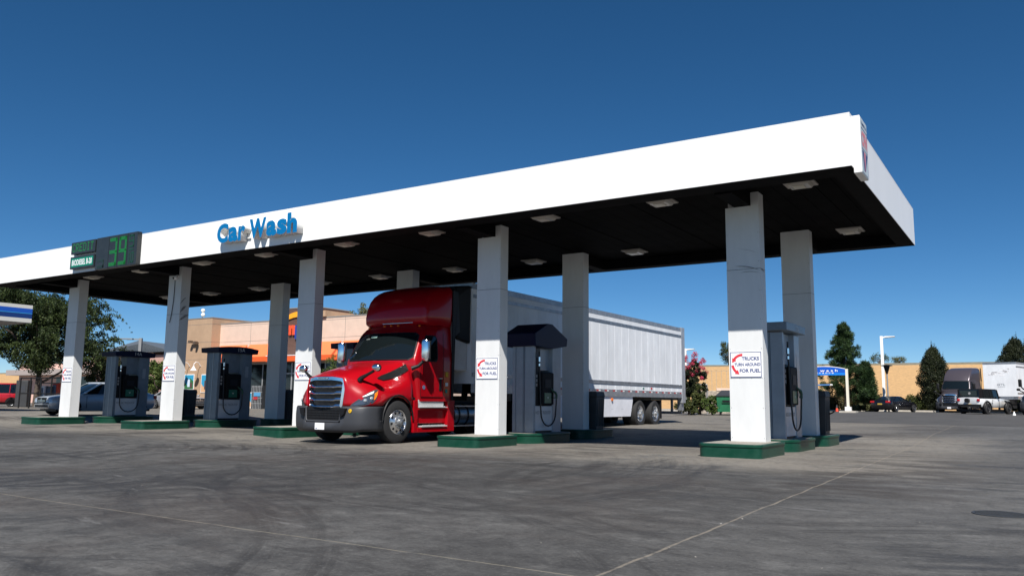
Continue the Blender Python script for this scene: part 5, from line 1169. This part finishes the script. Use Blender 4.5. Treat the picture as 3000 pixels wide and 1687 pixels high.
# levee of dry grass
def levee():
    d = Vector((29.4, 2.5, 0)).normalized(); nrm = Vector((-d.y, d.x, 0)); o = Vector((-46.2, 130.5, 0))
    prof = [(-25, .2, 0), (-22, .75, 0), (-14, 3.0, 0), (-6.0, 5.45, 0), (-3.2, 6.35, 0), (-1.3, 6.9, 1), (0, 7.25, 1), (6, 7.3, 1), (16, 5.5, 1), (34, .3, 1)]
    mb = MB(); us = np.linspace(-420, 420, 281); random.seed(3); n = len(prof); vs = []; fs = []; mi = []
    for i, u in enumerate(us):
        for (q, z, k) in prof:
            p = o+d*u+nrm*(q+.5*math.sin(u*.11+q)); vs.append((p.x, p.y, z+.10*math.sin(u*.23+q*1.7)*(.2 < z < 6)+.05*random.random()))
    for i in range(len(us)-1):
        for j in range(n-1): fs.append((i*n+j, (i+1)*n+j, (i+1)*n+j+1, i*n+j+1)); mi.append(prof[j][2])
    mb.v = vs; mb.f = fs; mb.mi = mi
    dry = mat('dry golden grass', (.44, .27, .12), .95, vscale=2.6, col2=(.33, .21, .10), stretch=(1, 1, .7), bump=1., bscale=3)
    o_ = mb.build('levee', [dry, mat('grey green verge', (.17, .15, .105), .95, vscale=1.8, col2=(.12, .11, .08), bump=.4, bscale=8)], smooth=60); o_['kind'] = 'structure'
levee()
# asphalt drive and planter kerb
mb = MB(); xs = list(range(-14, 62, 2)); ys = list(range(42, 84, 2)); nx = len(xs)
mb.v = [(x, y, gz(x, y)+.006) for y in ys for x in xs]; mb.f = [(j*nx+i, j*nx+i+1, (j+1)*nx+i+1, (j+1)*nx+i) for j in range(len(ys)-1) for i in range(nx-1)]; mb.mi = [0]*len(mb.f)
mb.build('road', mat('dark asphalt', (.055, .053, .052), .9, var=.25, vscale=.8, bump=.3, bscale=30), smooth=60)['kind'] = 'structure'
kerbc = mat('pale kerb concrete', (.42, .39, .34), .85, var=.15)
mb = MB()
for x in range(-40, 60, 2): 
    y = 83.5+.1*(x+10); mb.prism([(x, y), (x+1.99, y+.2), (x+1.99, y+3.2), (x, y+3.0)], 2, gz(x, y)-.2, gz(x, y)+.14)
mb.build('planter_kerb', kerbc)['kind'] = 'structure'

# car wash entrance sign
p = onground(2481, 68); q = pl(2400, 1085, 1, p.y); t = thing('entrance_sign', 'arched blue car wash entrance sign on white posts near the pine', 'sign', (p.x, p.y, p.z))
u = (pl(2481, 1085, 1, p.y)-pl(2381, 1085, 1, p.y)).x/100    # metres per photo pixel here
BL = mat('sign royal blue', (.005, .085, .48), .4); BL2 = mat('sign bright blue', (.008, .20, .72), .4)
zb_ = pl(2440, 1098.7, 1, p.y).z-p.z; Wd = 128*u
prof = [(-Wd, zb_+.18), (0, zb_+.18)]+[(-Wd*k/12, zb_+18*u+8*u*(1-(2*k/12-1)**2)) for k in range(13)]
mb = MB(); mb.prism(prof, 1, -.08, .08); mb.build('sign_panel', BL, t)
mb = MB(); mb.box(-Wd, -.085, zb_, 0, .085, zb_+.175); mb.build('light_blue_band', BL2, t)
mb = MB(); mb.tube([(a, -.06, b+.03) for a, b in prof[2:]], .035, 4); mb.build('white_rim', whitep, t)
text('c a r  w a s h', (-Wd*.90, -.09, zb_+10.5*u), X3, Z3, Wd*.73, 7.6*u, SIGNW, t, bold=.02)
text('e n t r a n c e', (-Wd*.80, -.09, zb_+5.2*u), X3, Z3, Wd*.54, 4.2*u, SIGNW, t, bold=.02)
for x in (0, -Wd): 
    mb = MB(); mb.box(x+.0, -.09, 0, x+.18, .09, zb_+19*u); ps = mb.build('post', mat('cream post', (.70, .66, .55), .5), t)
    mb = MB(); mb.box(x-.12, -.2, .12, x+.30, .2, .45); mb.build('post_foot', whitep, ps)
    mb = MB(); mb.box(x-.5, -.5, -.3, x+.7, .5, .14); mb.build('post_base', kerbc, ps)
p = onground(2439, 60); c = far(2439, 1128, 60); t = thing('barrier_bar', 'thin blue and white height bar beside the car wash sign', 'barrier', (c.x, c.y, c.z))
mb = MB(); mb.cyl((-3.2, 0, -.02), (-.15, 0, .02), .045, n=8); mb.build('bar', mat('bar blue', (.08, .22, .5), .4), t); mb = MB(); mb.cyl((-.15, 0, .02), (0, 0, .025), .05, n=8); mb.build('bar_tip', whitep, t)
mb = MB(); mb.box(-3.3, -.06, gz(c.x, c.y)-c.z, -3.18, .06, .1); mb.build('bar_post', whitep, t)
# cones
def cone(px, t_, lab, top):
    p = onground(px, t_); t = thing('traffic_cone', lab, 'traffic cone', p); t.scale = (.72, .72, .72)
    mb = MB(); mb.box(-.22, -.22, 0, .22, .22, .04); mb.build('base', BLACKP, t)
    mb = MB(); mb.lathe([(.17, .04), (.10, .42), (.09, .42)], (0, 0, 0), Z3, 14); mb.build('cone', mat('cone orange red', (.75, .06, .02), .5), t)
    mb = MB(); mb.lathe([(.095, .43), (.05, .80), (.001, .80)], (0, 0, 0), Z3, 14); mb.build('collar', mat('cone dark collar', (.05, .05, .055), .5), t)
cone(2451, 74, 'orange traffic cone with dark top by the hedge', 0)
p = onground(2969, 66); t = thing('traffic_cone', 'tiny white cone beside the parked dark truck', 'traffic cone', p); mb = MB(); mb.lathe([(.11, 0), (.02, .27), (.001, .28)], (0, 0, 0), Z3, 12); mb.build('cone', whitep, t)

# dumpster, enclosure wall, gate
p = onground(2102, 55); gd = mat('dumpster green', (.012, .13, .055), .5, var=.3, vscale=2)
t = thing('dumpster', 'green metal dumpster on castors behind the rightmost front column', 'dumpster', (p.x, p.y, p.z), rad(6))
mb = MB(); mb.loft([[(0, 0, .22), (2.0, 0, .22), (2.0, 1.6, .22), (0, 1.6, .22)], [(-.06, -.02, 1.25), (2.06, -.02, 1.25), (2.06, 1.62, 1.60), (-.06, 1.62, 1.60)]]); mb.box(.3, -.09, .80, 1.7, -.02, 1.0); mb.build('body', gd, t)
mb = MB(); mb.box(.33, -.095, .83, 1.67, -.0905, .97); mb.build('fork_slot', BLACKP, t)
mb = MB(); mb.add([(-.10, -.08, 1.27), (2.1, -.08, 1.27), (2.1, 1.68, 1.64), (-.1, 1.68, 1.64)], [(0, 1, 2, 3)]); mb.build('lid', DKG, t, solid=.05)
for x in (.15, 1.05, 1.85):
    mb = MB(); mb.cyl((x-.05, .15, .09), (x+.05, .15, .09), .10, n=12); mb.box(x-.06, .1, .12, x+.06, .2, .22); mb.build('castor', BLACKP, t)
stone = mat('rough pale stone', (.45, .38, .30), .95, vscale=5, col2=(.22, .19, .16), bump=.9, bscale=12)
a, b = onground(2048, 62), onground(2260, 62); ang = math.atan2(b.y-a.y, b.x-a.x); Lw = (b-a).length
t = thing('stone_wall', 'low rough stone wall with thin timber posts above it', 'wall', a, ang)
mb = MB(); mb.box(0, 0, -.4, Lw, .3, 1.65); mb.build('stonework', stone, t, bevel=.03)
mb = MB(); mb.box(Lw*.25, -.03, 1.651, Lw*.9, .33, 1.85); mb.build('wall_cap', peach, t)
mb = MB(); pst = mat('weathered timber post', (.42, .31, .20), .8)
for k, x in enumerate((.5, 1.0, 1.35, 1.75, 2.15, 2.6)): mb.box(x*Lw/5.5, .1, 1.0 if k % 2 else 1.4, x*Lw/5.5+.05, .16, 3.15)
for z in (3.1,): mb.box(.1, .1, z, Lw, .15, z+.05)
mb.build('posts', pst, t)
a, b = onground(2043, 58), onground(2072, 58); ang = math.atan2(b.y-a.y, b.x-a.x); Lw = (b-a).length
t = thing('chain_link_gate', 'small chain link gate panel behind the flowering shrub', 'gate', a, ang)
gv = mat('galvanised pipe', (.38, .38, .38), .4, metal=.5)
mb = MB()
for x in (0, Lw): mb.cyl((x, 0, 0), (x, 0, 2.05), .05, n=8)
mb.cyl((0, 0, 2.03), (Lw, 0, 2.03), .035, n=8); mb.build('frame', gv, t)
mb = MB()
for k in range(12): mb.cyl((Lw*k/12, 0, .1), (Lw*k/12+.25, 0, 2.0), .006, n=4); mb.cyl((Lw*k/12+.25, .01, .1), (Lw*k/12, .01, 2.0), .006, n=4)
mb.build('mesh', gv, t)
# fence and kiosks at left
a, b = onground(55, 66), onground(178, 62); ang = math.atan2(b.y-a.y, b.x-a.x); Lw = (b-a).length
t = thing('metal_fence', 'black pipe fence behind the silver minivan', 'fence', a, ang)
mb = MB()
for k in range(5): mb.cyl((Lw*k/4, 0, -.1), (Lw*k/4, 0, 2.1), .05, n=6)
mb.build('posts', BLACKP, t); mb = MB()
for z in (2.05, 1.0): mb.cyl((0, 0, z), (Lw, 0, z), .04, n=6)
mb.cyl((Lw*.55, 0, 1.7), (Lw*.9, 0, 1.7), .035, n=6); mb.build('rails', BLACKP, t)
def kiosk(px0, px1, y0, y1, m, nm, lab, t_=78):
    a = onground((px0+px1)/2, t_); wd = (px1-px0)/F_PX*t_*.85; zt = far((px0+px1)/2, y0, t_).z
    t = thing(nm, lab, 'vending box', a, viewr); H = zt-a.z
    mb = MB(); mb.box(-wd/2, -.3, 0, wd/2, .3, H); mb.build('cabinet', m, t, bevel=.02)
    mb = MB(); mb.box(-wd*.36, -.31, H*.45, wd*.36, -.302, H*.9); mb.build('front_panel', mat('kiosk panel', (.12, .14, .2), .4), t)
kiosk(112, 132, 1130, 1165, SIGNW, 'ice_box', 'white vending box by the pink wall'); kiosk(134, 153, 1131, 1165, mat('kiosk grey', (.12, .12, .12), .5), 'vending_machine', 'grey vending machine between white and red boxes')
kiosk(155, 168, 1121, 1148, mat('kiosk red', (.5, .03, .02), .4), 'vending_machine', 'red vending machine right of the grey one')
a = onground(66, 72); t = thing('pay_kiosk', 'dark grey tall box behind the red suv', 'kiosk', a, viewr); mb = MB(); mb.box(-.45, -.3, 0, .45, .3, 2.0); mb.build('cabinet', DKG, t, bevel=.05); mb = MB(); mb.box(-.3, -.31, 1.1, .3, -.302, 1.6); mb.build('panel', GREYP, t)

# ================================================================== PLANTS
def leafcloud(rng, cs, rs, n, size, aspect=.55, mode='rand', up=0.):
    cs = np.asarray(cs, float); rs = np.asarray(rs, float); w_ = rs**2; idx = rng.choice(len(cs), n, p=w_/w_.sum())
    d = rng.normal(size=(n, 3)); d /= np.linalg.norm(d, axis=1)[:, None]; rad_ = rng.random(n)**.45
    p = cs[idx]+d*(rs[idx]*rad_)[:, None]
    if mode == 'rand': a = rng.normal(size=(n, 3))
    elif mode == 'radial': a = d+rng.normal(size=(n, 3))*.45
    elif mode == 'up': a = rng.normal(size=(n, 3))*.45+np.array([0, 0, 1.])
    else: a = rng.normal(size=(n, 3))*.4+np.array([0, 0, -1.])
    a[:, 2] += up; a /= np.linalg.norm(a, axis=1)[:, None]
    b = np.cross(a, rng.normal(size=(n, 3))); b /= np.linalg.norm(b, axis=1)[:, None]
    s = size*(.55+.9*rng.random(n)); a *= s[:, None]*.5; b *= (s*aspect*.5)[:, None]
    return np.stack([p-a, p+b, p+a, p-b], 1).reshape(-1, 3)
def leafobj(name, V, m, parent):
    n = len(V)//4; me = bpy.data.meshes.new(name); me.vertices.add(len(V)); me.vertices.foreach_set('co', V.astype('f').ravel())
    me.loops.add(n*4); me.loops.foreach_set('vertex_index', np.arange(n*4, dtype='i')); me.polygons.add(n); me.polygons.foreach_set('loop_start', np.arange(0, n*4, 4, dtype='i')); me.polygons.foreach_set('loop_total', np.full(n, 4, dtype='i'))
    me.materials.append(m); me.update(); me.validate(); o = bpy.data.objects.new(name, me); C.objects.link(o)
    if parent is not None: o.parent = parent
    return o
bark = mat('grey brown bark', (.085, .065, .05), .9, var=.4, vscale=6, bump=.6, bscale=14)
G_OAK = leafmat('deep olive leaves', (.012, .024, .008), (.060, .085, .024), .8); G_PINE = leafmat('pine needles', (.008, .022, .009), (.050, .090, .028), 1.3); G_COL = leafmat('dark evergreen leaves', (.008, .014, .007), (.036, .044, .018), .9)
G_SHR = leafmat('shrub leaves', (.022, .036, .010), (.09, .10, .03), 1.2); G_OLV = leafmat('dry hedge leaves', (.035, .034, .012), (.085, .072, .026), .8); G_LIT = leafmat('bright leaves', (.035, .065, .015), (.13, .17, .045), 1.2); G_PAL = leafmat('pale dusty leaves', (.075, .09, .04), (.17, .17, .075), 1.)
PINK = leafmat('crimson blossom', (.28, .02, .05), (.62, .08, .14), 2.)
def tree(name, label, cat, base, H, clear, Wd, m, n, size, seed, kind='round', depth=None, group=None, parts=None):
    rng = np.random.default_rng(seed); t = thing(name, label, cat, base, 0, group); R = Wd/2; cz = (clear+H)/2; hz = (H-clear)/2; cs = []; rs = []
    if kind == 'round':
        while len(cs) < 70:
            q = rng.uniform(-1, 1, 3); r = np.linalg.norm(q)
            if r > 1 or r < .25: continue
            k = .86+.3*math.sin(q[0]*3+seed)*math.cos(q[1]*4)
            cs.append((q[0]*R*k, q[1]*R*k, cz+q[2]*hz*k)); rs.append(R*rng.uniform(.13, .27))
    elif kind == 'column':
        for k in range(900):
            f = rng.random(); z = clear+(H-clear)*f; w_ = R*float(np.interp(f, [0, .1, .25, .45, .6, .75, .88, 1], [.35, .62, .88, 1, .95, .76, .5, .12])); a = rng.uniform(0, 2*math.pi); q = rng.random()**.5*w_*.9
            cs.append((q*math.cos(a), q*math.sin(a), z)); rs.append(.22+.05*R)
    elif kind == 'hedge':
        for k in range(60): cs.append((rng.uniform(-R, R), rng.uniform(-.6, .6), rng.uniform(.15, H*rng.uniform(.6, .9)))); rs.append(H*rng.uniform(.18, .32))
    V = leafcloud(rng, cs, rs, n, size, mode={'round': 'rand', 'column': 'up', 'hedge': 'up'}[kind])
    if kind == 'column':                                        # spiky leaders
        hi_ = sorted(cs, key=lambda q: -q[2])[:260]
        for k in range(46):
            c = hi_[rng.integers(len(hi_))]; zt_ = c[2]+rng.uniform(.4, 1.0)
            V = np.vstack([V, leafcloud(rng, [(c[0], c[1], c[2]+(zt_-c[2])*q/5) for q in range(6)], [.11, .10, .09, .07, .05, .03], 110, size*.9, mode='up')])
    leafobj('crown' if cat == 'tree' else 'foliage', V, m, t)
    mb = MB(); mb.tube([(0, 0, -.3), (.02, .01, clear*.6), (.05, 0, clear+.2), (0, .05, cz)], [R*.055+.05, R*.045+.04, R*.04+.03, .03], 8)
    for k in range(9 if cat == 'tree' else 4):
        c = Vector(cs[int(rng.integers(len(cs)))]); s0 = Vector((0, 0, clear*.9+.25*rng.random()*H)); mb.tube([s0, s0.lerp(c, .5)+Vector((0, 0, .12*H*rng.random())), c], [R*.022+.015, R*.015+.01, .01], 5)
    mb.build('trunk' if cat == 'tree' else 'stems', bark, t, smooth=60)
    return t
# big weeping tree at the left
b0 = onground(105, 76); T = tree('spreading_tree', 'big dark tree with drooping branches behind the leftmost column', 'tree', b0, 10.2, 1.7, 9.0, G_OAK, 75000, .155, 11)
rng = np.random.default_rng(5); V = []
for k in range(150):
    a = rng.uniform(-1.9, 1.6) if k % 3 else rng.uniform(0, 6.28); R_ = rng.uniform(3.6, 5.4); z0 = rng.uniform(3.5, 9.2); R_ *= math.sqrt(max(.15, 1-((z0-5.6)/5.0)**2)); x, y = R_*math.cos(a), R_*math.sin(a); out = rng.uniform(.6, 2.2); dr = rng.uniform(.6, 2.4)
    cs = [(x+out*math.cos(a)*f, y+out*math.sin(a)*f, z0+.35*math.sin(f*2)-dr*f*f) for f in np.linspace(0, 1, 9)]
    V.append(leafcloud(rng, cs, [.26-.022*q for q in range(9)], 150, .14, mode='down'))
leafobj('hanging_twigs', np.vstack(V), G_OAK, T)
tree('low_tree', 'small dark leafy tree between the leftmost columns under the orange arc', 'tree', onground(286, 80), 3.9, 1.2, 2.5, G_SHR, 5000, .17, 2)
tree('low_tree', 'rounded dark treetop seen through the 14A dispenser', 'tree', onground(362, 88), 5.7, 1.6, 3.0, G_COL, 4500, .18, 3)
tree('magnolia_tree', 'bright green bushy tree between the 14A dispenser and the second column', 'tree', onground(455, 72), 3.9, .8, 3.0, G_LIT, 6500, .18, 4)
tree('roof_tree', 'green treetop behind the store left of the red truck', 'tree', onground(985, 108), 12.2, 5, 5.2, G_SHR, 9000, .24, 6, group='treetops above the store roof')
tree('roof_tree', 'pale sparse treetop touching the red truck fairing', 'tree', onground(1058, 104), 13.2, 6, 5.4, G_PAL, 8000, .24, 7, group='treetops above the store roof')
tree('young_tree', 'thin yellow green young tree in front of the store beside the truck mirror', 'tree', onground(966, 58), 4.1, 1.5, 1.3, G_LIT, 1500, .11, 8)
# pine: layered tufts
def pine(base, H, Wd, seed):
    rng = np.random.default_rng(seed); t = thing('pine_tree', 'bushy green pine with ragged top behind the blue car wash sign', 'tree', base); cs = []; rs = []
    for k in range(300):
        f = rng.random()**.85; z = 1.3+(H-1.5)*f; w_ = Wd/2*((1-f)**.62*1.05+.06)*(.85+.35*math.sin(k*1.7)); a = rng.uniform(0, 6.28); q = (.35+.65*rng.random())*w_
        cs.append((q*math.cos(a)-.25*(1-f), q*math.sin(a), z)); rs.append(rng.uniform(.24, .42)*(1-.3*f))
    for k in range(90):
        f = rng.random(); a = rng.uniform(0, 6.28); q = rng.random()**.5*.85*(1-.6*f); cs.append((1.75+q*math.cos(a), -.4+q*math.sin(a), .9+3.4*f)); rs.append(rng.uniform(.28, .45))
    for z, x in ((H-.1, 0), (H-.5, .05), (H-.9, -.28), (H-.95, .32), (H-1.4, .1)): cs.append((x, 0, z)); rs.append(.26)
    leafobj('crown', leafcloud(rng, cs, rs, 56000, .30, .12, 'radial', .4), G_PINE, t)
    mb = MB(); mb.tube([(0, 0, -.3), (.05, 0, 2.5), (0, 0, 5), (0, 0, H-.6)], [.2, .16, .1, .03], 8)
    for c in cs[::6]: mb.tube([(0, 0, max(.8, c[2]-.5)), c], [.035, .012], 4)
    mb.build('trunk', bark, t)
pine(onground(2480, 80), 8.0, 4.5, 21)
tree('columnar_tree', 'dark upright oval evergreen left of the charcoal truck', 'tree', onground(2741, 86), 5.8, .1, 3.1, G_COL, 60000, .10, 12, 'column', group='columnar evergreens')
tree('columnar_tree', 'dark upright evergreen rising behind the white box trailer', 'tree', onground(2985, 98), 7.3, .3, 4.3, G_COL, 60000, .11, 13, 'column', group='columnar evergreens')
tree('levee_tree', 'olive tree on the levee beside the rightmost front column', 'tree', far(2135, 1069, 142), 3.9, .2, 4.9, G_SHR, 5500, .16, 14, group='small trees on the levee')
for px, y, h_, w_, lab in ((2578, 1064, 1.35, 2.6, 'round bush tree on the levee left of the white lamp post'), (2635, 1063, .9, 2.1, 'low bush tree on the levee right of the lantern post')): tree('levee_tree', lab, 'tree', far(px, y+4, 144), h_*1.5, .05, w_*1.4, G_PAL if px > 2600 else G_SHR, 1500, .14, px, group='small trees on the levee')
p = onground(2030, 57); T = tree('flowering_tree', 'dark crepe myrtle with crimson blossom at the end of the trailer', 'tree', p, 4.0, .3, 1.8, G_COL, 9000, .13, 31)
rng = np.random.default_rng(8); cs = [(rng.uniform(-.95, 1.0), rng.uniform(-.9, .9), rng.uniform(2.4, 4.2)) for _ in range(46)]
leafobj('blossom', leafcloud(rng, cs, [.16]*46, 4200, .07), PINK, T)
for px, t_, h_, w_, m, lab in ((2016, 55, 1.1, 1.7, G_SHR, 'low green shrub at the foot of the crimson tree'), (2050, 56, 2.0, 1.1, G_SHR, 'taller green shrub in front of the chain link gate'), (2085, 55.5, 1.35, 1.5, G_LIT, 'rounded yellow green shrub left of the green dumpster')):
    tree('shrub', lab, 'shrub', onground(px, t_), h_, .05, w_, m, 3500, .12, px, group='shrubs by the dumpster wall')
for px, t_, h_, w_, m, lab in ((2425, 85.5, 1.9, 3.6, G_OLV, 'olive hedge behind the traffic cone'), (2530, 86, 1.9, 3.6, G_OLV, 'olive hedge between the pine and the black coupe'), (2535, 82.5, .75, 1.9, G_PAL, 'small pale bush left of the black coupe'), (2698, 86.5, 1.7, 2.6, G_SHR, 'green grass like bush right of the black coupe')):
    tree('hedge_bush', lab, 'bush', onground(px, t_), h_, .02, w_, m, 10000, .14, px, 'hedge', group='hedge bushes along the planter')
# specks of litter and grit on the concrete
rng = np.random.default_rng(77); n = 110; x = rng.uniform(-24, 3, n); y = rng.uniform(5, 17, n); s_ = rng.uniform(.004, .012, n); mb = MB()
for i in range(n):
    a = rng.uniform(0, 6.28); z = gz(x[i], y[i]); c, d = math.cos(a)*s_[i], math.sin(a)*s_[i]
    mb.add([(x[i]-c, y[i]-d, z+.002), (x[i]+d, y[i]-c, z+.002), (x[i]+c, y[i]+d, z+.004+s_[i]*.4), (x[i]-d, y[i]+c, z+.003)], [(0, 1, 2, 3)])
tag(mb.build('grit', mat('pale grit', (.34, .32, .29), .8)), 'pale grit and litter specks scattered on the concrete', 'grit', kind='stuff')
